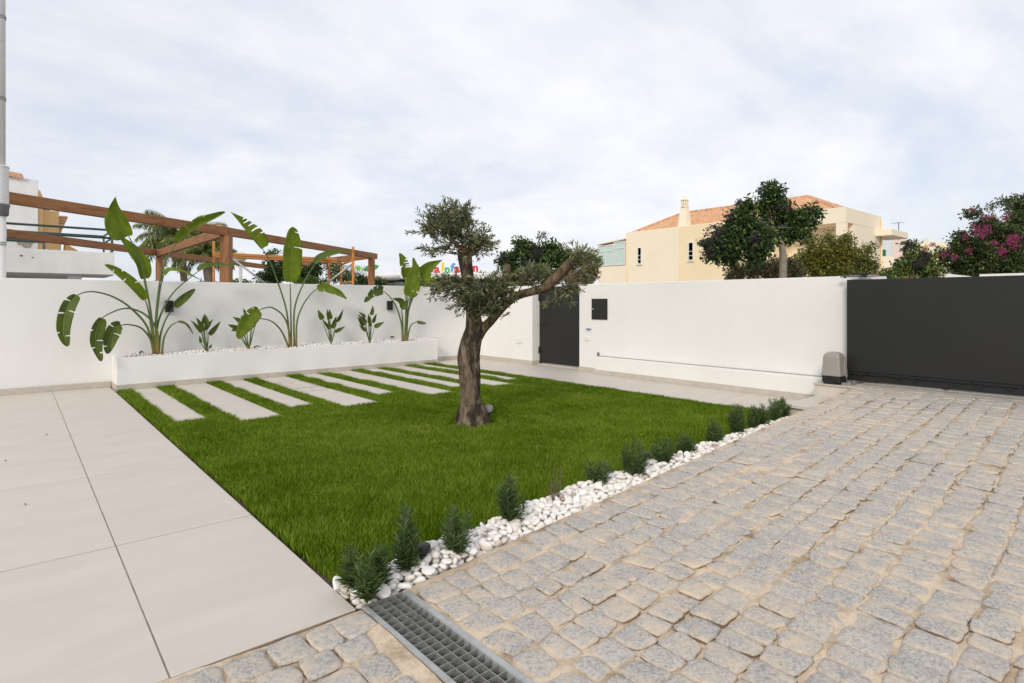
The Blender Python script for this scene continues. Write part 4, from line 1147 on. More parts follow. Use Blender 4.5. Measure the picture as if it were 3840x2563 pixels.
plant('tall paddle leaved plant in the middle of the planter with one upright leaf', Z2, (910, 1425), [
    ([(880, 1420), (850, 1100), (760, 800), (680, 600), (612, 478)], [(612, 478), (545, 390), (455, 285), (370, 190), (297, 118)], 18, 88, PA, 7.95, 7.88, dict(roll=0.05, fold=0.25, tears=(.30, .42, .52, .62, .70), tipround=0.2)),
    ([(895, 1420), (890, 1100), (883, 805)], [(883, 805), (893, 650), (900, 470), (905, 340), (908, 266)], 84, 84, PA, 8.0, 7.95, dict(roll=0.0, fold=0.22, tears=(.52, .82), tipround=.8)),
    ([(925, 1420), (925, 1080), (1000, 850), (1080, 700), (1130, 632)], [(1130, 632), (1210, 570), (1330, 528), (1430, 512), (1512, 508)], 46, 14, PDk, 7.93, 7.85, dict(roll=0.8, fold=0.4, tipround=0.2)),
    ([(945, 1425), (950, 1200), (1000, 1050), (1080, 930), (1150, 872)], [(1150, 872), (1210, 862), (1290, 890), (1370, 925), (1434, 975)], 40, 44, PA, 7.98, 7.93, dict(roll=0.3, fold=0.45, tears=(.25, .6))),
    ([(890, 1420), (862, 1240), (800, 1120), (700, 1055), (620, 1065), (580, 1082)], [(580, 1082), (520, 1130), (455, 1210), (405, 1290), (375, 1362)], 62, 74, PA, 7.80, 7.72, dict(roll=0.05, fold=0.18, tears=(.14, .3))),
    ([(870, 1425), (800, 1290), (700, 1190), (565, 1160)], None, 0, 0, PA, 7.84, 7.8),
], scale_px=2.613)
plant('bushy paddle leaved plant at the right end of the planter with broad overlapping leaves', Z3, (765, 1310), [
    ([(770, 1300), (775, 900), (770, 640), (762, 500)], [(762, 500), (755, 400), (725, 280), (690, 175)], 66, 70, PA, 8.12, 8.12, dict(roll=-0.1, fold=0.3, tears=(.45, .5, .6, .7, -.5))),
    ([(760, 1300), (788, 900), (818, 740)], [(818, 740), (850, 590), (885, 440), (905, 305)], 92, 84, PA, 7.92, 7.90, dict(roll=0.1, fold=0.2, tears=(.2,))),
    ([(775, 1300), (800, 950), (860, 730), (950, 545)], [(950, 545), (1010, 430), (1110, 340), (1255, 262)], 96, 56, PA, 8.0, 7.88, dict(roll=-0.1, fold=0.3, tipround=0.2)),
    ([(785, 1300), (802, 960), (900, 680), (975, 590)], [(975, 590), (1040, 520), (1140, 560), (1240, 650)], 60, 60, PA, 7.96, 7.85, dict(roll=0.4, fold=0.4, tears=(.3, -.5, .8))),
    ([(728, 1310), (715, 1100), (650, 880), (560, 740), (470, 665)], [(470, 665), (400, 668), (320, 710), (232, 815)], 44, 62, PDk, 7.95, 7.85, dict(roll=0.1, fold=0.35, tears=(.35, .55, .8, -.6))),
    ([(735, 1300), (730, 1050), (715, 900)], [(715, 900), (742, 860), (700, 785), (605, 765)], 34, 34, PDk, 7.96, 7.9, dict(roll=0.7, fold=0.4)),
    ([(790, 1220), (832, 1130), (915, 1072)], [(915, 1072), (975, 1082), (1038, 1092)], 16, 26, PB, 7.98, 7.95, dict(roll=0.4, fold=0.3)),
    ([(780, 1300), (800, 1000), (850, 640), (905, 430)], [(905, 430), (890, 330), (868, 232)], 28, 26, PA, 8.14, 8.15, dict(roll=0.4, fold=0.3)),
    ([(770, 1300), (780, 1000), (800, 800)], None, 0, 0, PA, 8.05, 8.05), ([(758, 1300), (770, 1000), (800, 700)], None, 0, 0, PA, 8.0, 8.0),
], scale_px=3.484, sr=0.012)
def small(label, fn, base, leaves, Y=8.05, hw=26, sr=0.006):
    L_ = []
    for (b0, b1, w) in leaves:
        mid = ((b0[0]+base[0])/2+(b0[0]-base[0])*0.12, (b0[1]+base[1])/2)
        dy = random.uniform(-.10, .06)
        L_.append(([base, mid, b0], [b0, ((b0[0]+b1[0])/2+random.uniform(-4, 4), (b0[1]+b1[1])/2), b1], w, w, PDk, Y+dy, Y+dy*1.4, dict(roll=random.uniform(-.5, .5), fold=0.45, tipround=0.2)))
    plant(label, fn, base, L_, Y, 'small paddle leaved plants in the planter', 1, sr)
small('small paddle leaved plant between the tallest plant and the middle one, nearer the wall light', Z2, (68, 1475),
      [((38, 1215), (48, 1112), 20), ((68, 1240), (62, 1132), 20), ((20, 1290), (-22, 1168), 22), ((38, 1275), (127, 1170), 18), ((85, 1320), (205, 1187), 24), ((15, 1300), (-90, 1180), 20), ((30, 1250), (-40, 1150), 18),
       ((95, 1455), (118, 1413), 10), ((10, 1400), (-5, 1330), 12)])
small('small paddle leaved plant half hidden behind a large hanging leaf', Z2, (480, 1450),
      [((440, 1115), (424, 1063), 12), ((405, 1200), (320, 1148), 20), ((350, 1248), (272, 1222), 16), ((410, 1190), (405, 1132), 14), ((510, 1240), (548, 1180), 20), ((385, 1260), (306, 1285), 30), ((560, 1080), (520, 1042), 14), ((500, 1250), (555, 1150), 14)], hw=22)
small('small paddle leaved plant alone right of the middle tall one, with upright pointed leaves', Z2, (1285, 1395),
      [((1200, 1170), (1155, 1075), 20), ((1255, 1175), (1243, 1068), 20), ((1275, 1170), (1266, 1068), 18), ((1252, 1262), (1200, 1170), 18), ((1266, 1270), (1260, 1165), 16), ((1293, 1257), (1335, 1140), 20), ((1333, 1190), (1405, 1072), 20), ((1320, 1297), (1425, 1240), 14)])
small('small paddle leaved plant left of the bushy one at the right end', Z3, (300, 1320),
      [((238, 1025), (155, 940), 26), ((252, 1100), (142, 975), 30), ((235, 1112), (143, 1010), 26), ((285, 1085), (286, 965), 26), ((292, 1135), (292, 1020), 24), ((314, 980), (343, 855), 22), ((328, 1075), (392, 962), 26), ((363, 1142), (492, 1072), 22), ((252, 1185), (162, 1107), 18)])
# fallen curled leaves on the pebbles
for fn, a, b, lab in ((Z2, (525, 1435), (600, 1425), 'curled brown fallen leaf on the planter pebbles beside the middle plants'), (Z1, (838, 1393), (872, 1380), 'small dry fallen leaf on the planter pebbles left of the tallest plant')):
    p, q = aty(*fn(*a), 7.99), aty(*fn(*b), 8.02)
    p.z = q.z = 0.392; m_ = (p+q)/2+Vector((0, 0, 0.018))
    org = tuple((p+q)/2)
    t_ = thing('fallen_leaf', lab, 'leaf', org, 'dry leaves fallen on the planter')
    add_blade(t_, [p, m_, q], 0.018, 0.02, PB, roll=1.0, fold=0.6, name='blade')

# ================================================================== LAVENDER STRIP
def lavender(bx, by, ty, w, label, dry=False, lean=0.0, small_=False):
    b = gz(bx, by, 0.02); t = by-ty
    dist = (b.x*CA+b.y*SA); H = t/2170*dist*1.02; R_ = w/2/2170*dist*1.15
    name = 'lavender_plant'
    t_ = thing(name, label, 'plant', (b.x, b.y, 0), 'low bushes along the pebble strip')
    P_, D_, L_, Rn = [], [], [], []; st = MB()
    ns = max(6, int(10*R_/0.06)) if not dry else 7
    for k in range(ns):
        a = rng.random()*2*PI; rr = R_*0.72*math.sqrt(rng.random())*(0.2 if k == 0 else 1)
        top = np.array([b.x+math.cos(a)*rr, b.y+math.sin(a)*rr, H*(1.0 if k == 0 else rng.uniform(.45, .97))]); base = np.array([b.x+math.cos(a)*rr*.25, b.y+math.sin(a)*rr*.25, 0.0])
        top[:2] += rng.normal(size=2)*0.008
        pts = [base*(1-f)+top*f+np.array([math.cos(a), math.sin(a), 0])*rr*0.35*math.sin(PI*f) for f in np.linspace(0, 1, 7)]
        st.tube(pts, [0.0028, .0026, .0024, .0022, .002, .0018, .001], 5, cap=False)
        hh = top[2]; step = 0.0085 if not dry else 0.012; zc_ = 0.12*hh
        i = 0
        while zc_ < hh:
            f = zc_/hh; p = np.array([np.interp(f, np.linspace(0, 1, 7), [q[j] for q in pts]) for j in range(3)])
            i += 1; m = 4 if not dry else 2
            for q in range(m):
                th = q*2*PI/m+i*0.8+rng.random()*.5; upk = 0.42+0.8*f**3+rng.normal()*.22
                P_.append(p); D_.append(np.array([math.cos(th), math.sin(th), upk])); L_.append((0.048-0.018*f**4)*rng.uniform(.6, 1.2)*(1 if not dry else .5)); Rn.append(np.clip(rng.random()*.75+.35*f**2-.05, 0, 1))
            zc_ += step
    st.build('stems', MT['twig' if dry else 'lav_stem'], t_)
    me = leaf_mesh('foliage', np.array(P_), np.array(D_), np.array(L_), np.array(L_)*0.13, np.array(Rn), True, 0.15, 0.22 if not dry else 0.3)
    link('foliage', me, MT['dry_leaf' if dry else 'lav_leaf'], t_)
LV = [(1312, 2196, 2028, 70, 'slim green lavender bush leaning on the lawn corner by the first paving slab'),
      (1378, 2236, 2058, 95, 'nearest green lavender bush, in the pebble corner above the drain grate'),
      (1424, 2190, 2020, 60, 'narrow lavender bush just behind the one at the pebble corner'),
      (1524, 2128, 1893, 118, 'tallest dense lavender bush, beside the short black bollard light'),
      (1712, 2058, 1886, 130, 'broad rounded lavender bush with a side shoot, between the bollard light and the upright bush'),
      (1915, 1948, 1771, 95, 'upright lavender bush left of the dry brown one'),
      (2080, 1874, 1736, 62, 'dry brown withered bush in the row of lavender'),
      (2248, 1806, 1725, 112, 'low spreading lavender bush right of the dry brown one'),
      (2378, 1778, 1645, 100, 'full lavender bush directly left of the black solar stake light'),
      (2483, 1731, 1628, 82, 'twin topped lavender bush directly right of the black solar stake light'),
      (2566, 1696, 1616, 82, 'lavender bush in the gap before the single slim one, touching white pebbles'),
      (2678, 1655, 1566, 56, 'single slim lavender bush standing apart before the far cluster'),
      (2768, 1623, 1514, 72, 'first and largest lavender bush of the far cluster by the step'),
      (2820, 1601, 1516, 46, 'second lavender bush of the far cluster by the step'),
      (2858, 1592, 1508, 50, 'third lavender bush of the far cluster by the step'),
      (2902, 1572, 1491, 52, 'fourth lavender bush of the far cluster by the step'),
      (2937, 1557, 1491, 48, 'last lavender bush, right against the cream step')]
for i, l in enumerate(LV): lavender(*l, dry=(i == 6))
# stake lights
b = gz(1585, 2100, 0.02)
t_ = thing('bollard_light', 'short black cylindrical garden light in the pebbles beside the tallest lavender', 'garden light', (b.x, b.y, 0), 'small garden lights among the pebbles')
mb = MB(); mb.lathe((b.x, b.y, 0), [(0.018, 0), (0.018, 0.05)], 16); mb.build('stem', MT['black'], t_)
mb = MB(); mb.lathe((b.x, b.y, 0), [(0.026, 0.0505), (0.029, 0.052), (0.030, 0.074), (0.026, 0.078)], 20); mb.build('cap', MT['black'], t_)
b = gz(2422, 1748, 0.02)
t_ = thing('capped_stake', 'black topped solar stake light with clear stem between two lavender bushes', 'garden light', (b.x, b.y, 0), 'small garden lights among the pebbles')
mb = MB(); mb.lathe((b.x, b.y, 0), [(0.008, 0), (0.008, 0.03), (0.018, 0.032), (0.018, 0.066)], 14); mb.build('stem', MT['lens'], t_)
mb = MB(); mb.lathe((b.x, b.y, 0), [(0.019, 0.0665), (0.025, 0.070), (0.025, 0.096), (0.022, 0.1)], 20); mb.build('cap', MT['black'], t_)

# ================================================================== NEIGHBOUR'S PERGOLA
def beam(name, p0, p1, w, h, mat, parent, bevel=0.004):
    """square timber from p0 to p1 (centre line), own axes so that the grain runs along it"""
    p0, p1 = Vector(p0), Vector(p1); d = p1-p0; L_ = d.length; x = d.normalized()
    up = Vector((0, 0, 1)) if abs(x.z) < .9 else Vector((-0.588, -0.809, 0))
    y = up.cross(x).normalized(); z = x.cross(y)
    me = bpy.data.meshes.new(name)
    mb = MB(); mb.box(0, L_, -w/2, w/2, -h/2, h/2)
    me.from_pydata(mb.v, [], mb.f); me.materials.append(MT[mat])
    o = bpy.data.objects.new(name, me); COL.objects.link(o)
    g = ORG[parent.name] if parent else Vector()
    M4 = Matrix((x, y, z)).transposed().to_4x4(); M4.translation = p0-g
    o.matrix_local = M4
    if parent: o.parent = parent; o.matrix_local = M4
    ORG[o.name] = p0
    b = o.modifiers.new('bevel', 'BEVEL'); b.width = bevel; b.segments = 2
    return o
A = Vector((2.65, 10.37, 0)); B = Vector((6.82, 13.40, 0)); Cc = Vector((2.62, 16.06, 0)); Dd = Vector((6.77, 20.5, 0))
pg = thing('pergola', 'brown stained timber pergola frame rising behind the garden wall', 'pergola', (4.7, 15, 0))
def vz(v, z): return Vector((v.x, v.y, z))
AB = (B-A).normalized(); CD = (Dd-Cc).normalized()
ah, ch = 0.135, 0.145
bf = A-AB*3.62
bl_ = pd(24.5, 741.6, 6.95)
bl_ = bl_+(bl_-vz(A, 2.1+ah/2)).normalized()*0.45
beam('beam', vz(A, 2.1+ah/2), bl_, 0.10, ah, 'wood', pg)
beam('beam', vz(A-AB*.001, 2.1+ah/2), vz(B+AB*0.22, 2.1+ah/2), 0.10, ah, 'wood', pg)
cf = Cc-CD*4.15
beam('beam', vz(cf, 2.1+ch/2), vz(Dd+CD*0.1, 2.1+ch/2), 0.09, ch, 'wood', pg)
beam('cross_beam', vz(A+Vector((0, .06, 0)), 2.1+.17/2-.01), vz(Cc-Vector((0, .05, 0)), 2.1+.15/2), 0.09, 0.16, 'wood', pg)
beam('cross_beam', vz(B+Vector((0, .06, 0)), 2.1+.17/2-.01), vz(Dd-Vector((0, .05, 0)), 2.1+.15/2), 0.09, 0.16, 'wood', pg)
for P0, w in ((A, .155), (B, .15), (Cc, .12), (Dd, .12)):
    beam('post', vz(P0, -0.05), vz(P0, 2.098), w, w, 'wood', pg)
ep = beam('beam_end_face', vz(B+AB*0.221, 2.1+ah/2), vz(B+AB*0.232, 2.1+ah/2), 0.102, ah+.002, 'raw_wood', pg, 0.001)
mb = MB()
q = Cc+Vector((-0.0, -0.07, 0)); mb.box(q.x-.066, q.x+.066, q.y-.062, q.y-.058, 2.09, 2.25)
q = cf; mb.box(q.x-.02, q.x+.10, q.y-.10, q.y-.095, 2.08, 2.26)
q = Dd+Vector((-0.05, -0.12, 0)); mb.box(q.x-.02, q.x+.14, q.y-.002, q.y+.002, 2.0, 2.22)
mb.build('steel_bracket', MT['galv'], pg)
t_ = beam('timber_offcut', vz(A+Vector((-.12, -.02, 0)), 2.1+ah+.017), vz(A+Vector((.02, .16, 0)), 2.1+ah+.017), 0.07, 0.03, 'raw_wood', None, .001)
tag(t_, 'short pale timber offcut lying on the pergola beam above the thick post', 'timber')
# scaffold trestle under the pergola
sf = thing('scaffold', 'orange scaffold trestle with a rusty plank and grey diagonal braces', 'scaffold', (5, 12.5, 0))
def vt(x, ytop, t, r=.026, z0=-.05):
    p = pd(x, ytop, t); return [(p.x, p.y, z0), (p.x, p.y, p.z)]
fr = MB()
L1 = pd(801.6, 905, 12.0); L2 = pd(846, 960, 13.0); R1 = pd(1324, 926, 12.0); R2 = pd(1279, 975, 13.2); R0 = pd(1234, 946, 13.0)
for nm, a, b in (('left', L1, L2), ('right', R1, R2)):
    m = MB(); m.tube([(a.x, a.y, -.05), tuple(a)], .025, 10); m.tube([(b.x, b.y, -.05), tuple(b)], .025, 10)
    zt = 1.94 if nm == 'left' else 1.86
    m.tube([(a.x, a.y, zt), (b.x, b.y, zt-.01)], .02, 8); m.tube([(a.x, a.y, 1.42), (b.x, b.y, 1.42)], .015, 8); m.tube([(a.x, a.y, .6), (b.x, b.y, .6)], .015, 8)
    m.build('end_frame', MT['orange_paint'], sf)
m = MB(); m.tube([(R0.x, R0.y, -.05), tuple(R0)], .026, 10); m.build('upright', MT['orange_paint'], sf)
pl0 = pd(812, 953, 12.6); pl1 = pd(1272, 976, 12.6)
beam('plank', pl0, pl1, 0.32, 0.055, 'rust_wood', sf, .002)
dn = Vector((0, 0, -.055)); beam('plank_hook_rail', pl0+dn, pl1+dn, 0.30, 0.04, 'dark_timber' if False else 'rust_wood', sf, .002)
m = MB(); m.tube([pd(868, 968, 12.3), pd(1003, 1070, 12.3)], .022, 8); m.build('brace', MT['galv'], sf)
m = MB(); m.tube([pd(1322, 990, 12.2), pd(1208, 1076, 12.2)], .022, 8); m.build('brace', MT['galv'], sf)

# ------------------------------------------------------------------ drainpipe at the left
pi_ = thing('downpipe', 'white plastic downpipe with corrugated sleeve and wire clamps at the left edge', 'downpipe', (-0.185, 8.56, 0))
PX, PY = -0.134, 8.56
def pz_(y): return aty(0, y, PY).z
m = MB(); m.tube([(PX, PY, -.05), (PX, PY, pz_(812))], .055, 22); m.build('lower_pipe', MT['white_plastic'], pi_)
m = MB(); m.tube([(PX, PY, pz_(632)), (PX, PY, 8.5)], .050, 22); m.build('upper_pipe', MT['pipe'], pi_)
m = MB(); prof = []; z = pz_(775); zt = pz_(634)
while z < zt:
    prof += [(.074, z), (.080, z+.006), (.080, z+.014), (.074, z+.020)]; z += .0215
prof += [(.083, z), (.083, z+.02), (.052, z+.025)]
m.lathe((PX, PY, 0), prof, 26); m.build('corrugated_sleeve', MT['pipe'], pi_)
m = MB(); m.lathe((PX, PY, 0), [(.060, pz_(812)), (.078, pz_(806)), (.080, pz_(782)), (.088, pz_(775)), (.088, pz_(766)), (.070, pz_(765))], 24); m.build('rubber_collar', MT['pipe_grey'], pi_)
for yy in (66, 372, 628, 914):
    m = MB()
    for k in (0, 1):
        z = pz_(yy-4+8*k); r = .0535 if yy < 900 else .058
        m.lathe((PX, PY, 0), [(r-.003, z-.003), (r+.003, z-.003), (r+.003, z+.003), (r-.003, z+.003)], 24)
    m.build('clamp', MT['pipe_grey'], pi_)

# ================================================================== HOUSE AT THE LEFT
def pbox(mb, x0, x1, ytop, ybot, Y, th, mi=0, z0=None, z1=None):
    """box whose front face on plane Y covers px columns x0..x1 and rows ytop..ybot"""
    a = aty(x0, ytop, Y); b = aty(x1, ybot, Y)
    mb.box(a.x, b.x, Y, Y+th, b.z if z0 is None else z0, a.z if z1 is None else z1, mi)
YB = 22.0
hl = thing('balcony_house', 'old white house with a flaking balcony parapet and green railings', 'house', (-2, YB+2, 0))
xr = aty(428.5, 952, YB).x; zt = aty(428.5, 952, YB).z+.03; zb = aty(428.5, 1031.7, YB).z
mb = MB(); mb.box(-9, xr, YB, YB+.18, zb, zt); mb.box(-9, xr-.0, YB+.181, YB+2.6, zb-.02, zb+.25); mb.box(xr-.18, xr-.001, YB+.181, YB+2.4, zb+.2505, zt-.002)
mb.build('balcony', MT['old_white'], hl, bevel=.01)
YH = YB+2.6; xw = aty(142.6, 677, YH).x; zw = aty(142.6, 675, YH).z
mb = MB(); mb.box(-12, xw, YH, YH+5, -.06, zw); mb.box(-12, xr-.9, YH-.002, YH+3, -.06, zb+.2)
mb.build('wall', MT['old_white'], hl, bevel=.01)
mb = MB(); mb.box(xr-1.15, xr-.80, YB+.3, YB+.6, -.06, zb-.022); mb.build('column', MT['old_white'], hl)
# flaked plaster and holes (patches of bare cement, their own shape)
def blot(cx, cy, rx, ry, Y, mat, parent, seed, name='flaked_patch'):
    c = aty(cx, cy, Y); k = (aty(cx+1, cy, Y)-c).length; n = 36; vs = []; 
    for j, yy in enumerate((Y-.004, Y-.0005)):
        for i in range(n):
            a = 2*PI*i/n; r = 1+.5*mnoise.noise(Vector((math.cos(a)*1.7+seed, math.sin(a)*1.7, seed)))+.2*mnoise.noise(Vector((math.cos(a)*5+seed, math.sin(a)*5, 2)))
            vs.append((c.x+math.cos(a)*rx*k*r, yy, c.z+math.sin(a)*ry*k*r))
    fs = [tuple(range(n)), tuple(range(n, 2*n))[::-1]]+[(i, n+i, n+(i+1) % n, (i+1) % n) for i in range(n)]
    m = MB(); m.add(vs, fs); return m.build(name, mat, parent)
blot(96, 914, 34, 19, YH, simple('bare_cement', (0.33, 0.29, 0.24), .95, .2, 6), hl, 3)
MT['hole'] = simple('plaster_hole', (0.12, 0.08, 0.06), .95, .2, 6)
blot(80, 960, 6, 4, YB, MT['hole'], hl, 5); blot(122, 967, 4, 3, YB, MT['hole'], hl, 8); blot(150, 1033, 8, 4, YH-.002, MT['hole'], hl, 9); blot(340, 1036, 5, 3, YH-.002, MT['hole'], hl, 11)
# railings
rl = MB()
zr = aty(419, 863, YB).z; zm = aty(419, 893, YB).z
xl = -9
for z in (zr, zm): rl.tube([(xl, YB+.09, z), (xr-.05, YB+.09, z)], .035, 8)
rl.tube([(xr-.05, YB+.09, zt-.05), (xr-.05, YB+.09, zr)], .035, 8)
y2 = YB+2.35
for z in (zr, zm, zt+.03): rl.tube([(xl, y2, z), (xr-.05, y2, z)], .03, 8); rl.tube([(xr-.05, y2, z), (xr-.05, YB+.09, z)], .03, 8)
rl.tube([(xr-.05, y2, zt), (xr-.05, y2, zr)], .03, 8)
q = aty(164, 970, y2); rl.tube([(q.x, y2, zt), (q.x, y2, zm)], .035, 8)
z = aty(60, 903, YB).z; rl.tube([(xl, YB+.09, z), (aty(165, 905, YB).x, YB+.09, z)], .03, 8)
rl.build('railing', MT['green_metal'], hl)
m = MB(); zz = aty(20, 862, YH-.1).z
m.box(-12, aty(104, 870, YH-.1).x, YH-.15, YH-.003, zz-.06, zz+.03); m.build('ledge', MT['old_white'], hl)
# roof tiles at its top
m = MB()
for k in range(6):
    p = aty(14+k*12, 668, YH); m.tube([(p.x, YH-.1, zw+.10-.01*k), (p.x+.02, YH+.5, zw+.14-.01*k)], .085, 10)
m.build('roof_tiles', MT['terracotta'], hl)

yh = thing('ochre_house', 'ochre yellow house wall with a rounded drainpipe beside the old white house', 'house', (2, 27, 0))
Y2 = 27.0
a = aty(149, 795, Y2); b = aty(221, 806, Y2)
mb = MB(); mb.box(aty(138, 800, Y2).x, b.x, Y2, Y2+5, -.06, b.z+.12); mb.build('wall', MT['ochre'], yh)
mb = MB(); q = aty(148.5, 712, Y2-.2); mb.tube([(q.x, q.y, 0), (q.x, q.y, q.z-.25), (q.x-.05, q.y+.02, q.z-.08), (q.x-.2, q.y+.06, q.z)], .09, 12); mb.build('drainpipe', MT['ochre'], yh)
m = MB(); q = aty(221, 816, Y2)
for k in range(7):
    m.box(q.x, q.x+.27-.035*k, Y2+.3, Y2+3, q.z+.02-.10*k, q.z+.10-.10*k)
m.build('roof_eave', MT['terracotta'], yh)
m = MB(); a0 = aty(221, 845, Y2+3); m.box(a0.x-1, aty(229, 845, Y2+3).x, Y2+3.001, Y2+5, -.05, a0.z); m.build('side_wall', MT['pink'], yh)
a0 = aty(220, 912, Y2+1.0); b0 = aty(292, 940, Y2+1.0)
m = MB(); m.add([(a0.x, Y2+1, -.05), (b0.x, Y2+1, -.05), (b0.x, Y2+1, b0.z), (a0.x+.2, Y2+1, a0.z), (a0.x, Y2+2, -.05), (b0.x, Y2+2, -.05), (b0.x, Y2+2, b0.z), (a0.x+.2, Y2+2, a0.z)], [(0, 1, 2, 3), (7, 6, 5, 4), (3, 2, 6, 7), (1, 5, 6, 2), (0, 3, 7, 4)])
m.build('outhouse_wall', MT['ochre'], yh)
sp_ = thing('rooftop_photovoltaic_unit', 'small dark blue solar panel on top of the ochre house wall', 'solar panel', tuple(aty(170, 798, Y2)))
a = aty(154, 780, Y2); b = aty(186, 800, Y2)
m = MB(); m.hexa([(a.x, Y2+.02, b.z-.06), (b.x, Y2+.02, b.z-.06), (b.x, Y2+.06, b.z-.06), (a.x, Y2+.06, b.z-.06), (a.x, Y2+.3, a.z+.03), (b.x, Y2+.3, a.z+.03), (b.x, Y2+.34, a.z+.03), (a.x, Y2+.34, a.z+.03)]); m.build('panel', MT['solar'], sp_)
m = MB()
for k in range(5):
    x = a.x+(b.x-a.x)*k/4; m.tube([(x, Y2+.015, b.z-.05), (x, Y2+.295, a.z+.025)], .008, 5)
for f in (.33, .66): m.tube([(a.x, Y2+.015+.28*f, b.z-.05+(a.z-b.z+.075)*f), (b.x, Y2+.015+.28*f, b.z-.05+(a.z-b.z+.075)*f)], .008, 5)
m.build('cell_lines', MT['galv'], sp_)

# ================================================================== SHOP BEHIND
shp = thing('supermarket', 'low white commercial building with curved canopy and dark green band behind the wall', 'shop', tuple(vz(pd(1620, 1100, 60), 0)))
vd = Vector((CA, SA, 0)); vr = Vector((SA, -CA, 0))
def fbox(mb, x0, x1, ytop, ybot, t, th):
    """box standing square to the view street, front at distance t"""
    a = pd(x0, ytop, t); b = pd(x1, ybot, t)
    c = [Vector((a.x, a.y, 0)), Vector((b.x, b.y, 0))]; q = [c[0], c[1], c[1]+vd*th, c[0]+vd*th]
    return mb.hexa([tuple(vz(v, b.z)) for v in q]+[tuple(vz(v, a.z)) for v in q])
MT['shop_white'] = simple('shop_white', (0.80, 0.78, 0.75), .6, .02, 1); MT['shop_green'] = simple('shop_green', (0.012, 0.05, 0.025), .5, .1, 1)
MT['shop_grey'] = simple('shop_front_grey', (0.36, 0.36, 0.33), .4, .35, 1.2)
mb = MB(); fbox(mb, 1240, 2010, 1024, 1046, 60, 18); mb.build('roof_band', MT['shop_white'], shp, bevel=.1)
mb = MB(); fbox(mb, 1400, 2000, 1047, 1060, 62, 14); mb.build('green_band', MT['shop_green'], shp)
mb = MB(); fbox(mb, 1400, 2000, 1060.5, 1170, 63, 12); mb.build('shop_front', MT['shop_grey'], shp)
m = MB(); c = pd(1390, 1040, 57); vs = []
prof = [(0, -.28), (2.2, -.26), (2.35, -.1), (2.35, .12), (2.2, .28), (0, .3)]
for r, z in prof:
    for k in range(28):
        a = 2*PI*k/28; p = c+vr*(math.cos(a)*r*1.25)+vd*(math.sin(a)*r*.9); vs.append((p.x, p.y, c.z+z))
fs = [(i*28+k, i*28+(k+1) % 28, (i+1)*28+(k+1) % 28, (i+1)*28+k) for i in range(5) for k in range(28)]
m.add(vs, fs, True); m.build('canopy', MT['shop_white'], shp)
m = MB(); p = pd(1448, 1044, 57); m.tube([(p.x, p.y, 0), tuple(p)], .11, 10); m.build('pole', simple('red_pole', (.45, .03, .03), .5, .05, 2), shp)
m = MB()
for (x0, x1, y0, y1) in ((1452, 1530, 1062, 1066), (1478, 1510, 1058, 1070)): fbox(m, x0, x1, y0, y1, 58, .1)
m.build('railing', MT['galv'], shp)
sg_ = thing('roof_sign', 'multicoloured cut-out letters reading ola Infa on the shop roof', 'sign', tuple(pd(1650, 1026, 61)))
def vmat(c, s=1): return Matrix(((vr.x*s, 0, -vd.x, c.x), (vr.y*s, 0, -vd.y, c.y), (0, s, 0, c.z), (0, 0, 0, 1)))
SG = {'r': simple('sign_red', (.62, .02, .03), .5, .03, 2), 'y': simple('sign_yellow', (.85, .58, .03), .5, .03, 2), 'g': simple('sign_green', (.08, .42, .13), .5, .03, 2), 'b': simple('sign_blue', (.10, .30, .62), .5, .03, 2),
      'l': simple('leaf_light_green', (.20, .62, .08), .5, .03, 2), 'd': simple('leaf_dark_green', (.04, .24, .05), .5, .03, 2)}
for ch_, x, y, s, col, rz in (('o', 1606, 1010, 1.15, 'r', 0), ('l', 1621, 1006, 1.25, 'r', 0), ('a', 1638, 1011, 1.3, 'r', .06), ('I', 1660, 1004, 1.25, 'y', -.06), ('n', 1677, 1012, 1.15, 'g', .05), ('f', 1696, 1006, 1.25, 'b', -.12), ('a', 1713, 1009, 1.3, 'r', .15), ('n', 1783, 1006, 1.2, 'r', 0)):
    if ch_ == 'n' and x > 1700: pass
    me = text_mesh(ch_, s, .06, .055); me.transform(Matrix.Rotation(rz, 4, 'Z'))
    c = pd(x, y, 60.6); me.transform(vmat(c)); link('letter', me, SG[col], sg_)
m = MB(); fbox(m, 1596, 1722, 1023.5, 1026, 60.7, .1); m.build('base_rail', MT['galv'], sg_)
def leafshape(name, cx, cy, rx, ry, rot, mat, label, t=59.5):
    c = pd(cx, cy, t); k = t/2170; n = 20; vs = []
    for dz in (-.05, .05):
        for i in range(n):
            f = i/n*2; s = 1 if f < 1 else -1; g_ = f if f < 1 else 2-f
            x = (g_*2-1)*rx*k; y = s*math.sin(PI*g_)**.8*ry*k
            xx = x*math.cos(rot)-y*math.sin(rot); yy = x*math.sin(rot)+y*math.cos(rot)
            p = c+vr*xx+vd*dz; vs.append((p.x, p.y, c.z+yy))
    m = MB(); m.add(vs, [tuple(range(n)), tuple(range(n, 2*n))[::-1]]+[(i, n+i, n+(i+1) % n, (i+1) % n) for i in range(n)])
    return tag(m.build(name, mat, None, tuple(c)), label, 'sign')
leafshape('roof_leaf_sign', 1391, 1006, 32, 13, .25, SG['d'], 'dark green cut-out leaf on the shop roof behind the pergola corner post')
leafshape('roof_leaf_sign', 1344, 1006, 13, 9, -.2, SG['l'], 'small light green cut-out leaf on the shop roof left of the pergola corner post')

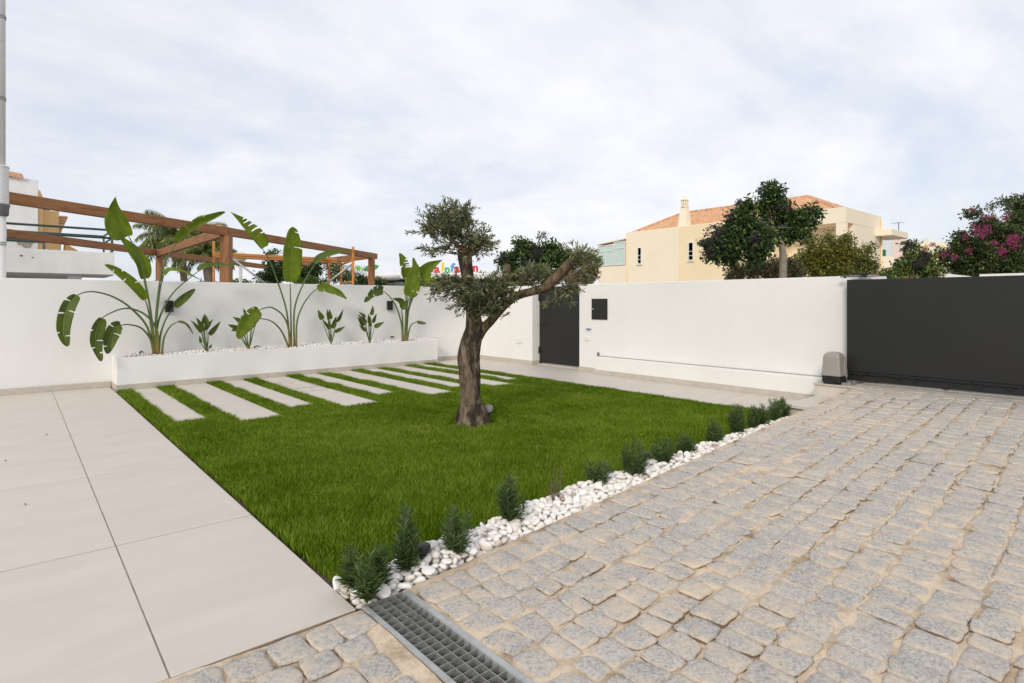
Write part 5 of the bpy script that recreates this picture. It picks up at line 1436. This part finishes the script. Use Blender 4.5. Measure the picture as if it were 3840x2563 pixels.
# street lamp with globe
lp = thing('street_lamp', 'street lamp with a cream globe on a pale post beyond the pergola', 'street lamp', tuple(vz(pd(902, 965, 30), 0)))
c = pd(902, 964, 30)
mb = MB(); n = 12; mb.lathe(c, [(.31*math.sin(PI*i/n)+.001, -.28*math.cos(PI*i/n)) for i in range(n+1)], 20); mb.build('globe', MT['globe'], lp)
mb = MB(); mb.tube([(c.x, c.y, -.05), (c.x, c.y, c.z-.27)], .085, 12); mb.build('post', MT['stone_white'], lp)

# ================================================================== VEGETATION BEYOND THE WALLS
def ell(n, c, r, shell=.35, flat=None):
    u = rdir(n)*(rng.random((n, 1))**shell); return np.array(c)+u*np.array(r)
def clumpy(n, blobs, shell=.45, k=26, cr=.16):
    """points in small tufts spread over ellipsoids (centre, radii)"""
    vol = np.array([b[1][0]*b[1][1]*b[1][2] for b in blobs])**.75; vol /= vol.sum(); out = []; dirs = []
    for (c, r), f in zip(blobs, vol):
        m = max(3, int(n*f/k)); C_ = ell(m, c, r, shell)
        for q in C_:
            s = cr*rng.uniform(.6, 1.3); P_ = q+rdir(k)*(rng.random((k, 1))**.5)*s*np.array([1, 1, .8]); out.append(P_)
            o_ = unit((q-np.array(c))[None, :]/np.array(r)); dirs.append(np.repeat(o_, k, 0)*.5+rdir(k)*.8)
    return np.concatenate(out), np.concatenate(dirs)
def vblob(x, y, t, rx, ry, rz=None):
    k = t/2170; c = pd(x, y, t); rz = rz or min(rx, ry)*1.0
    a = abs(SA)*rx*k; b = abs(CA)*rx*k
    return (tuple(c), (max(a*.9, rz*k*.8), max(b*.9, rz*k*.9), ry*k))
def tree(name, label, cat, base, trunk, blobs, n, leaf, mat, group=None, k=24, cr=.15, limbs=True, bark='grey_bark', extra=None, shell=.45, rich=False, wr=.45, droop=0.0, tone=(0, 1)):
    t_ = thing(name, label, cat, (base[0], base[1], 0), group)
    P_, D_ = clumpy(n, blobs, shell, k, cr); D_[:, 2] -= droop
    m = len(P_); Ln = leaf*rng.uniform(.65, 1.25, m)
    link('crown', leaf_mesh('crown', P_, D_, Ln, Ln*wr, tone[0]+(tone[1]-tone[0])*rng.random(m)**1.2, rich, .2, .1), MT[mat], t_)
    mb = MB()
    if trunk:
        pts, rad = trunk; mb.tube(pts, rad, 12, rough=.12); top = Vector(pts[-1])
    else: top = Vector((base[0], base[1], .2))
    if limbs:
        for (c, r) in blobs:
            for q in range(3):
                e_ = Vector(c)+Vector(rdir(1)[0])*min(r)*.8; mid = top.lerp(e_, .5)+Vector(rdir(1)[0])*.12
                r0 = .018 if trunk else .014
                mb.tube([top-Vector((0, 0, .05)), mid, e_], [r0, r0*.6, r0*.25], 6, cap=False)
    if mb.v: mb.build('trunk', MT[bark], t_)
    if extra:
        nm, mt, en, eb, el, ew, ecr, ek = extra
        P_, D_ = clumpy(en, eb, .5, ek, ecr); m = len(P_); Ln = el*rng.uniform(.7, 1.2, m)
        link(nm, leaf_mesh(nm, P_, D_, Ln, Ln*ew, rng.random(m), False, .3, 0), MT[mt], t_)
    return t_
def bl(t, *L_): return [vblob(x, y, t+dt, rx, ry) for x, y, rx, ry, dt in L_]
# big privet right of the house front
b0 = pd(2936, 1040, 15)
tk = [(b0.x, b0.y, -.05), (b0.x, b0.y, 1.2), tuple(pd(2937, 960, 15)), tuple(pd(2932, 915, 15)), tuple(pd(2918, 885, 15)), tuple(pd(2900, 850, 15))]
tree('privet_tree', 'tall glossy tree with purple black berries and a pale trunk, before the cream house', 'tree', (b0.x, b0.y), (tk, [.105, .10, .09, .075, .04, .02]),
     bl(15, (2780, 850, 90, 60, 0), (2910, 810, 78, 56, .2), (2990, 840, 70, 46, 0), (2895, 740, 44, 40, 0), (2880, 705, 28, 18, 0), (2740, 905, 80, 60, -.1), (2850, 905, 70, 56, -.3), (2680, 930, 44, 44, 0), (2735, 965, 46, 28, 0), (2960, 880, 50, 32, .1), (3045, 800, 26, 30, 0), (2800, 780, 46, 22, 0), (2830, 960, 50, 26, -.2)),
     15000, .115, 'privet_leaf', k=9, cr=.24, rich=True, wr=.45, droop=.35, shell=.42,
     extra=('berry_clusters', 'berry', 7600, bl(14.8, (2680, 900, 44, 56, 0), (2745, 845, 46, 40, 0), (2660, 945, 30, 26, 0), (2720, 950, 40, 30, 0), (2770, 760, 20, 8, 0), (2840, 900, 40, 30, -.4), (2945, 780, 30, 16, -.2), (2700, 985, 22, 12, 0), (2855, 710, 18, 12, 0), (3055, 830, 12, 8, 0), (2890, 880, 22, 20, -.3), (2625, 915, 22, 10, 0)), .030, .8, .10, 50))
b1 = pd(1985, 1060, 14)
tree('privet_tree', 'dark berried tree behind the olive, between the shop and the cream house', 'tree', (b1.x, b1.y), ([(b1.x, b1.y, -.05), (b1.x, b1.y, .9), tuple(pd(1985, 1010, 14))], [.09, .08, .06]),
     bl(14, (1960, 945, 60, 44, 0), (2040, 960, 62, 50, 0), (2090, 960, 28, 50, 0), (1900, 985, 40, 40, 0), (1960, 1030, 90, 40, 0), (2050, 1040, 60, 34, 0), (1940, 905, 24, 10, 0), (2075, 910, 14, 18, 0), (2030, 880, 12, 10, 0)),
     6500, .095, 'privet_leaf', k=12, cr=.13, rich=True, wr=.42, droop=.35, extra=('berry_clusters', 'berry', 2200, bl(13.8, (2010, 945, 30, 24, 0), (1890, 960, 24, 16, 0), (2040, 880, 12, 8, 0), (1960, 1000, 40, 20, 0)), .028, .8, .09, 30), tone=(.1, 1))
b2 = pd(2170, 1000, 22)
tree('hedge_bush', 'bright green bush behind the slanting olive limb beside the cream house', 'bush', (b2.x, b2.y), None, bl(22, (2130, 960, 46, 18, 0), (2190, 975, 56, 26, 0), (2225, 985, 26, 34, 0), (2120, 1000, 50, 40, 0)), 5200, .12, 'bright_leaf', k=16, cr=.22)
b2 = pd(2190, 1040, 17)
tree('seed_bush', 'brown seeded bush directly left of the cream house corner', 'bush', (b2.x, b2.y), None, bl(17, (2195, 1035, 52, 30, 0), (2220, 1020, 24, 30, 0), (2150, 1045, 40, 22, 0)), 5000, .075, 'brown_leaf', k=16, cr=.15, wr=.5)
# shrubs before the cream house
b3 = pd(2800, 1040, 16.5)
tree('seed_bush', 'brown and green seeded shrub at the foot of the berried tree', 'bush', (b3.x, b3.y), None, bl(16.5, (2760, 1030, 56, 34, 0), (2830, 1010, 60, 40, 0), (2900, 1020, 50, 50, 0), (2960, 1015, 60, 46, .5)), 10500, .075, 'brown_leaf', k=16, cr=.15, wr=.5)
b4 = pd(3120, 1020, 18)
tree('golden_shrub', 'large loose yellow green shrub in front of the corner porch', 'bush', (b4.x, b4.y), None,
     bl(18, (3060, 965, 70, 60, 0), (3140, 950, 90, 66, 0), (3220, 985, 66, 56, 0), (3120, 1020, 140, 46, 0), (3030, 900, 26, 24, 0), (3100, 890, 30, 20, 0), (3180, 900, 40, 22, 0), (3255, 930, 26, 22, 0), (3270, 1000, 22, 30, 0), (3000, 1000, 40, 50, 0)), 15500, .085, 'gold_leaf', k=14, cr=.20, shell=.55, wr=.5)
b5 = pd(3400, 1020, 13)
tree('fruit_shrub', 'mid green leafy shrub with dark berries between the yellow shrub and the flowering vine', 'bush', (b5.x, b5.y), None,
     bl(13, (3400, 1000, 60, 44, 0), (3460, 985, 60, 44, 0), (3340, 1030, 60, 22, 0), (3420, 935, 30, 28, 0), (3490, 1020, 60, 30, 0), (3395, 920, 16, 12, 0)), 4300, .085, 'mid_leaf', k=12, cr=.12, rich=True, wr=.42, droop=.25,
     extra=('berry_clusters', 'berry', 1500, bl(12.8, (3440, 990, 30, 14, 0), (3405, 915, 14, 10, 0), (3470, 960, 20, 16, 0)), .028, .8, .07, 20))
b6 = pd(3700, 1000, 14.5)
tree('bougainvillea', 'dense dark green vine covered with magenta bougainvillea flowers at the right edge', 'flowering bush', (b6.x, b6.y), None,
     bl(14.5, (3650, 960, 110, 80, 0), (3760, 930, 120, 90, .3), (3600, 900, 50, 30, 0), (3700, 850, 70, 36, 0), (3830, 880, 60, 90, .4), (3620, 1020, 100, 30, 0), (3780, 1010, 110, 46, 0), (3550, 960, 40, 40, 0), (3640, 800, 40, 16, 0)), 27000, .075, 'vine_leaf', k=16, cr=.16, shell=.4, wr=.55,
     extra=('flowers', 'magenta', 900, bl(13.7, (3610, 885, 14, 12, 0), (3625, 945, 24, 12, 0), (3700, 820, 30, 12, 0), (3740, 940, 30, 12, 0), (3720, 912, 22, 8, 0), (3770, 820, 16, 6, 0), (3580, 965, 10, 5, 0), (3680, 870, 60, 30, 0), (3500, 915, 12, 8, 0), (3640, 790, 20, 6, 0), (3760, 950, 14, 8, 0), (3800, 900, 60, 30, 0), (3540, 950, 22, 14, 0)), .038, .8, .09, 16))
b7 = pd(3830, 880, 16.5)
tree('dark_tree', 'dark green tree rising behind the flowering vine at the right edge', 'tree', (b7.x, b7.y), ([(b7.x, b7.y, -.05), (b7.x, b7.y, 2)], [.1, .07]), bl(16.5, (3830, 790, 50, 60, 0), (3870, 850, 70, 90, 0), (3770, 755, 40, 10, 0), (3720, 775, 26, 6, 0)), 8500, .075, 'vine_leaf', k=16, cr=.15, wr=.5, tone=(.2, 1))
# shrubs behind the garden wall
for lab, t, B_, n, mt, lf in (
    ('dark glossy bush behind the wall between the two thick pergola posts, left part', 13.5, ((1010, 1045, 62, 30, 0), (1020, 950, 26, 16, 0), (1050, 1010, 40, 40, 0), (1015, 990, 22, 22, 0)), 2600, 'privet_leaf', .075),
    ('dark glossy bush behind the wall below the far pergola beam, right part', 14.5, ((1140, 1035, 70, 32, 0), (1180, 1010, 40, 30, 0), (1100, 1015, 40, 30, 0)), 2900, 'privet_leaf', .08),
    ('loose olive green bush behind the scaffold uprights', 15.5, ((1260, 1020, 46, 40, 0), (1300, 1040, 50, 28, 0), (1240, 1000, 30, 24, 0)), 1500, 'mid_leaf', .07),
    ('brownish bush behind the right end of the pergola', 16.5, ((1370, 1055, 60, 18, 0), (1420, 1058, 34, 20, 0), (1340, 1050, 30, 22, 0)), 1700, 'privet_leaf', .07)):
    q = pd(B_[0][0], 1050, t)
    tree('garden_bush', lab, 'bush', (q.x, q.y), None, bl(t, *B_), n, lf, mt, k=10, cr=.12, rich=True, wr=.42, droop=.2, group='bushes behind the garden wall')
q = pd(1180, 1050, 12.5)
tree('hedge_bush', 'low bright green bush just over the wall between pergola posts', 'bush', (q.x, q.y), None, bl(12.5, (1150, 1058, 60, 10, 0), (1190, 1060, 50, 12, 0)), 700, .06, 'bright_leaf', k=12, cr=.09)
q = pd(1840, 1035, 75)
tree('far_trees', 'bright green far tree row right of the shop', 'trees', (q.x, q.y), None, bl(75, (1810, 1036, 44, 9, 0), (1870, 1040, 40, 12, 0)), 1500, .32, 'bright_leaf', k=14, cr=.5, limbs=False)
q = pd(880, 1060, 60)
tree('far_trees', 'low far green bushes seen under the pergola near the globe lamp', 'trees', (q.x, q.y), None, bl(60, (890, 1066, 40, 8, 0), (925, 1064, 20, 9, 0), (590, 1066, 10, 4, 0), (760, 1066, 30, 4, 0)), 900, .28, 'bright_leaf', k=14, cr=.4, limbs=False)
# bare twigs near the shop
q = pd(1340, 1000, 17); t_ = thing('bare_shrub', 'leafless twiggy shrub in front of the shop roof by the scaffold', 'bush', (q.x, q.y, 0)); mb = MB()
for k in range(40):
    a = pd(1330+rng.uniform(-30, 30), 1060, 17); d = Vector((rng.normal()*.35, rng.normal()*.35, 1)); p = a; pts = [Vector((q.x, q.y, .3)).lerp(a, .8), a]
    for j in range(4): p = p+d*.12+Vector(rdir(1)[0])*.05; pts.append(p)
    mb.tube(pts, [.006]*3+[.004]*(len(pts)-3), 4, cap=False)
mb.build('branches', MT['twig'], t_)

# palms
def palm(x, y, t, R_, nf, label, trunk_r, ytr, seed):
    rs = np.random.default_rng(seed); c = np.array(pd(x, y, t)); t_ = thing('palm_tree', label, 'palm tree', (c[0], c[1], 0), 'palms beyond the pergola')
    mb = MB(); mb.tube([(c[0], c[1], -.05), (c[0]+.1, c[1], c[2]*.5), (c[0], c[1], c[2]-.9), (c[0], c[1], c[2]-.2)], [trunk_r*1.1, trunk_r, trunk_r*1.15, trunk_r*.5], 14, rough=.1)
    mb.build('trunk', MT['palm_bark'], t_)
    rb = MB(); P_, D_, L_ = [], [], []
    for i in range(nf):
        az = i*2.399+rs.random()*.3; el0 = 1.35-1.25*(i/nf)+rs.normal()*.08; ln = R_*(.85+.35*rs.random()); p = c.copy(); el = el0; pts = [p.copy()]; m = 16
        for j in range(m):
            d = np.array([math.cos(az)*math.cos(el), math.sin(az)*math.cos(el), math.sin(el)]); p = p+d*ln/m; pts.append(p.copy()); el -= (1.9 if el0 < .9 else 1.55)/m*(.5+j/m)
            side = np.cross(d, [0, 0, 1]); side /= np.linalg.norm(side)+1e-9
            for q in range(7):
                for s in (-1, 1):
                    P_.append(p-d*ln/m*q/7); D_.append(side*s*.75+d*.4+np.array([0, 0, -.75-.5*(j/m)])+rs.normal(size=3)*.16); L_.append(R_*.24*(math.sin(PI*(j+1.2)/(m+2)))**.5*rs.uniform(.8, 1.2))
        rb.tube(pts, [.035*R_/3*(1-.8*j/m) for j in range(m+1)], 5, cap=False)
    rb.build('frond_ribs', MT['palm_leaf'], t_); rb_o = None
    L_ = np.array(L_); link('fronds', leaf_mesh('fronds', np.array(P_), np.array(D_), L_, np.full(len(L_), .040*R_/3), rs.random(len(L_)), False, .1, .1), MT['palm_leaf'], t_)
    for o_ in t_.children:
        if o_.name.startswith('frond_ribs'): o_.data.attributes.new('rnd', 'FLOAT', 'POINT').data.foreach_set('value', np.full(len(o_.data.vertices), .7, dtype=np.float32))
palm(684, 925, 38, 3.1, 34, 'feathery palm with the larger crown, left of the two behind the pergola', .20, 0, 3)
palm(778, 958, 34, 2.0, 28, 'smaller feathery palm with a shaggy trunk, right of the two behind the pergola', .22, 0, 9)

# ================================================================== CREAM HOUSE
XH = 36.4
ch_ = thing('cream_house', 'large cream and yellow house with terracotta hip roof, chimney and corner porch', 'house', (XH+4, 21, 0))
ZP = 6.44
mb = MB()
mb.box(XH, 46, 23.9, 28.69, -.06, ZP)
mb.build('cream_wall', MT['cream'], ch_, bevel=.02)
mb = MB()
mb.box(XH-.04, 46, 16.9, 23.895, -.06, ZP+.01)
mb.build('yellow_wall', MT['yellow'], ch_, bevel=.02)
mb = MB()
mb.box(XH-.02, 42.4, 12.8, 16.895, -.06, 3.3); mb.box(XH-.02, 42.4, 12.8, 16.895, 5.6, ZP+.06)
mb.box(XH-.02, XH+.28, 12.8, 13.35, 3.301, 5.599); mb.box(XH+1.15, 42.4, 12.8, 13.1, 3.301, 5.599); mb.box(XH+1.9, 42.4, 13.101, 16.895, 3.301, 5.599)
mb.build('porch_wall', MT['cream'], ch_, bevel=.02)
mb = MB(); mb.box(42.401, 44, 13.3, 16.895, -.05, 5.9); mb.box(41.2, 44.5, 11.9, 13.25, 5.15, 5.55); mb.box(42.401, 42.9, 12.9, 13.299, 5.551, 6.15)
mb.build('side_wing', MT['cream'], ch_, bevel=.02)
# sunroom
ys0, ys1 = 28.695, 31.6
mb = MB(); mb.box(XH, 40, ys0, ys1, -.06, 3.88); mb.hexa([(XH+.12, ys0, 3.881), (40, ys0, 3.881), (40, ys1-.1, 3.881), (XH+.12, ys1-.1, 3.881), (XH+.12, ys0, 5.85), (40, ys0, 5.95), (40, ys1-.1, 5.6), (XH+.12, ys1-.1, 5.55)])
mb.build('sunroom', MT['cream'], ch_)
mb = MB(); mb.hexa([(XH-.08, ys0, 5.93), (40, ys0, 6.05), (40, ys1+.1, 5.72), (XH-.08, ys1+.1, 5.68), (XH-.08, ys0, 6.02), (40, ys0, 6.14), (40, ys1+.1, 5.78), (XH-.08, ys1+.1, 5.74)]); mb.build('sunroom_roof', MT['cream'], ch_)
def xwin(y0, y1, z0, z1, cols, rows, X=XH, fr=.06, glass='glass', name='window'):
    """rows: fractions of the sill-to-head height of the bars"""
    m = MB(); X0_ = X-.03
    m.box(X0_, X+.10, y0, y0+fr, z0, z1); m.box(X0_, X+.10, y1-fr, y1, z0, z1)
    m.box(X0_, X+.10, y0+fr, y1-fr, z0, z0+fr); m.box(X0_, X+.10, y0+fr, y1-fr, z1-fr, z1)
    cy = [y0+(y1-y0)*k/cols for k in range(1, cols)]
    for y in cy: m.box(X0_+.002, X+.09, y-fr*.5, y+fr*.5, z0+fr, z1-fr)
    for r in rows:
        z = z0+(z1-z0)*r
        ed = [y0+fr]+[v for y in cy for v in (y-fr*.5, y+fr*.5)]+[y1-fr]
        for q in range(0, len(ed), 2): m.box(X0_+.004, X+.085, ed[q], ed[q+1], z-fr*.4, z+fr*.4)
    w = m.build(name, MT['window_white'], ch_)
    m = MB(); m.box(X+.02, X+.05, y0+fr*.5, y1-fr*.5, z0+fr*.5, z1-fr*.5); m.build('pane', MT[glass], w)
    return w
xwin(ys0+.08, ys0+1.22, 3.93, 5.83, 1, [.70], X=XH); xwin(ys0+1.26, ys1-.02, 3.93, 5.60, 2, [.70], X=XH)
# small windows: dark with white bars; recess made by a darker reveal box set in front is avoided, frames sit in shallow surrounds
for y0, y1, z0, z1, X in ((27.19, 27.55, 3.93, 5.19, XH), (22.69, 23.09, 3.95, 5.23, XH-.04)):
    w = xwin(y0, y1, z0, z1, 1, [.26, .50], X=X-.02, fr=.045, glass='dark_glass')
    m = MB(); m.box(X-.10, X-.0005, y0-.08, y1+.08, z0-.10, z0-.045); m.build('sill', MT['window_white'], w)
m = MB(); m.box(XH-.06, XH-.0405, 21.7, 23.5, 2.38, 2.46); m.build('garage_lintel', MT['hole'], ch_)
for y in (28.5,): m = MB(); m.tube([(XH-.06, y, 0), (XH-.06, y, 6.1)], .05, 10); m.build('drainpipe', MT['yellow'], ch_)
m = MB(); m.tube([(42.1, 12.73, 0), (42.1, 12.73, 6.2)], .06, 10); m.build('drainpipe', MT['yellow'], ch_)
# hip roof with rolled tiles
def tiled(mb, q0, q1, q2, q3, pitch=.26, course=.42, amp=.055):
    """eave q0->q1, ridge q3->q2; ribs run from eave to ridge"""
    q0, q1, q2, q3 = map(Vector, (q0, q1, q2, q3)); W = (q1-q0).length; dd_ = (q1-q0).normalized(); up = (q3-q0)-dd_*(q3-q0).dot(dd_); Lr = up.length; up.normalize()
    nx = int(W/pitch)*6; ny = max(2, int(Lr/course))*2; nrm = (q1-q0).cross(q3-q0).normalized()
    if nrm.z < 0: nrm = -nrm
    vs = []
    for j in range(ny+1):
        f = (j//2+(0.96 if j % 2 else 0))/(ny//2); f = min(1, f)
        for i in range(nx+1):
            s = i/nx; a = q0.lerp(q1, s); 
            # keep the ribs straight up the slope; clip to the hips
            p = a+up*(Lr*f)
            e0 = q0.lerp(q3, f); e1 = q1.lerp(q2, f); d = (q1-q0).normalized()
            x = (p-q0).dot(d); x = min(max(x, (e0-q0).dot(d)), (e1-q0).dot(d)); base = q0+d*x+up*(Lr*f)
            vs.append(base+nrm*(abs(math.sin(PI*i/6))*amp+(0 if j % 2 else .045)))
    fs = [(j*(nx+1)+i, j*(nx+1)+i+1, (j+1)*(nx+1)+i+1, (j+1)*(nx+1)+i) for j in range(ny) for i in range(nx)]
    mb.add(vs, fs, True)
EZ = 6.25; RZ = 8.02
E0 = (XH+.25, 28.6, EZ); E1 = (XH+.25, 13.2, EZ+.1); RA = (40.5, 26.3, RZ); RB = (40.5, 16.6, RZ); E2 = (42.2, 13.2, EZ+.1); E3 = (44.0, 28.6, EZ)
mb = MB(); tiled(mb, E0, E1, RB, RA); tiled(mb, E1, E2, RB, RB); tiled(mb, E2, E3, RA, RB); tiled(mb, E3, E0, RA, RA)
rf = mb.build('roof', MT['terracotta'], ch_)
mb = MB()
for a, b in ((RA, RB), (E0, RA), (E1, RB), (E2, RB)):
    a, b = Vector(a), Vector(b); n_ = int((b-a).length/.42)
    for k in range(n_):
        p, q = a.lerp(b, k/n_), a.lerp(b, (k+1.08)/n_); mb.tube([p+Vector((0, 0, .06)), q+Vector((0, 0, .09))], [.13, .10], 10)
mb.build('ridge_tiles', MT['terracotta'], rf)
# chimney
cy = atx(2566, 800, XH+.4); cx_, cyy = XH+.45, cy.y
mb = MB(); mb.hexa([(cx_-.42, cyy-.38, 6.2), (cx_+.4, cyy-.38, 6.2), (cx_+.4, cyy+.38, 6.2), (cx_-.42, cyy+.38, 6.2), (cx_-.17, cyy-.22, 7.85), (cx_+.2, cyy-.22, 7.85), (cx_+.2, cyy+.22, 7.85), (cx_-.17, cyy+.22, 7.85)])
c = mb.build('chimney', MT['cream'], rf, bevel=.02)
mb = MB(); mb.lathe((cx_, cyy, 0), [(.24, 7.851), (.27, 7.88), (.27, 7.94), (.235, 7.95)], 16)
mb.lathe((cx_, cyy, 0), [(.27, 8.34), (.29, 8.38), (.26, 8.43), (.12, 8.50), (.10, 8.56), (.13, 8.60), (.08, 8.66), (.02, 8.68)], 16)
for k in range(10):
    a = 2*PI*k/10; mb.box(cx_+math.cos(a)*.22-.035, cx_+math.cos(a)*.22+.035, cyy+math.sin(a)*.22-.035, cyy+math.sin(a)*.22+.035, 7.951, 8.339)
mb.lathe((cx_, cyy, 0), [(.14, 7.951), (.14, 8.339)], 12); mb.build('chimney_pot', MT['cream'], c)

# ------------------------------------------------------------------ far houses at the right
def fbuild(name, label, cat, parts, t):
    q = pd((parts[0][0]+parts[0][1])/2, 1100, t); t_ = thing(name, label, cat, (q.x, q.y, 0))
    for (x0, x1, y0, y1, dt, th, mat, nm) in parts:
        m = MB(); fbox(m, x0, x1, y0, y1, t+dt, th); m.build(nm, MT[mat], t_)
    return t_
MT['shaded_white'] = simple('shaded_white_render', (0.66, 0.68, 0.73), .85, .04, 1)  # white wall with its bluish shade put into the base colour
fbuild('far_house', 'plain white house side with a green shutter just right of the cream house', 'house', [(3290, 3346, 878, 1170, 0, 4, 'shaded_white', 'wall'), (3306, 3322, 937, 962, -.12, .1, 'shutter_green', 'shutter'), (3300, 3352, 962, 1170, -.9, .8, 'cream', 'parapet')], 46)
fbuild('far_house', 'pale pink far house with a sloping top beyond the white one', 'house', [(3346.5, 3400, 893, 1170, 0, 4, 'pink', 'wall'), (3400.5, 3440, 903, 1170, .1, 4, 'old_white', 'wall'), (3340, 3344, 890, 960, -2, .2, 'pipe_grey', 'drainpipe')], 50)
fbuild('far_house', 'beige far house with a short round chimney near the flowering vine', 'house', [(3430, 3560, 908, 1170, 0, 5, 'cream', 'wall'), (3482, 3500, 893, 907.5, .3, 1, 'old_white', 'chimney'), (3476, 3481, 920, 945, -.4, .3, 'terracotta', 'eave')], 58)
fbuild('far_house', 'low tiled roof outbuilding behind the berry shrub', 'house', [(3400, 3520, 1018, 1170, 0, 3, 'ochre', 'wall'), (3395, 3525, 1014, 1017.5, -.2, 3.4, 'terracotta', 'roof')], 30)
t_ = thing('solar_water_tank', 'white horizontal solar water tank on the roof right of the cream house', 'water tank', tuple(pd(3340, 892, 46.5)))
m = MB(); m.tube([pd(3322, 874, 46.3), pd(3366, 884, 47.5)], .26, 14); m.build('tank', MT['galv'], t_)
m = MB(); m.tube([pd(3345, 895, 46.6), pd(3345, 880, 46.6)], .05, 6); m.build('stand', MT['galv_dark'], t_)
for (x, y0, y1, s, lab) in ((3370, 835, 900, 1, 'tall thin roof antenna mast beside the water tank'), (3428, 895, 915, .5, 'short roof antenna over the beige far house')):
    p0, p1 = pd(x, y1, 50), pd(x, y0, 50); t_ = thing('roof_antenna', lab, 'antenna', tuple(p0))
    m = MB(); m.tube([p0, p1], .035, 8); m.build('mast', MT['pipe_grey'], t_)
    m = MB(); a = pd(x-26*s-2, y0+3, 50.5); b = pd(x+20*s, y0, 49.5); m.tube([a, b], .012, 5)
    for f in (.2, .35, .5, .65, .8): c = a.lerp(b, f); m.tube([c-vd*.35*s, c+vd*.35*s], .008, 4)
    m.build('aerial', MT['galv_dark'], t_)
# white walls across the street, seen over the gate
ow = thing('street_wall', 'white wall top visible over the right half of the dark gate', 'wall', (14, 0, 0))
m = MB(); m.box(14, 14.25, -12, 2.58, -.05, 1.53); m.build('wall', MT['white_b'], ow)
ow = thing('street_wall', 'short sloping white wall end seen over the gate under the flowering vine', 'wall', (10.1, 2.1, 0))
a = atx(3550, 1027, 10.2); b = atx(3632, 1036, 10.2)
m = MB(); m.hexa([(10.2, b.y, -.05), (10.4, b.y, -.05), (10.4, a.y+.0, -.05), (10.2, a.y, -.05), (10.2, b.y, b.z), (10.4, b.y, b.z), (10.4, a.y, a.z), (10.2, a.y, a.z)]); m.build('wall', MT['white_b'], ow)

# ------------------------------------------------------------------ small litter
for (x, y, a, lab) in ((175, 1632, .3, 'tiny dry leaf on the second paving slab from the wall'), (22, 1729, 1.2, 'tiny dark dry leaf near the left edge of the paving'), (95, 1892, 2.0, 'tiny dry leaf on the left paving between two cross joints')):
    c = gz(x, y, 0.004); t_ = thing('fallen_leaf', lab, 'leaf', (c.x, c.y, 0), 'tiny leaves blown on the paving')
    d = Vector((math.cos(a), math.sin(a), 0))*.009
    add_blade(t_, [c-d, c+Vector((0, 0, .004)), c+d], .0035, .0035, PB, roll=1.2, fold=.7, name='blade')
c = gz(3438, 1502, float(rampz(5.1))+.012)
m = MB(); m.tube([c+Vector((-.004, .035, 0)), c+Vector((.003, .01, .003)), c+Vector((0, -.012, .002)), c+Vector((.004, -.035, 0))], [.003, .0045, .004, .002], 6)
tag(m.build('fallen_twig', MT['twig'], None, tuple(c)), 'short dark twig lying on the setts in front of the sliding gate', 'twig')
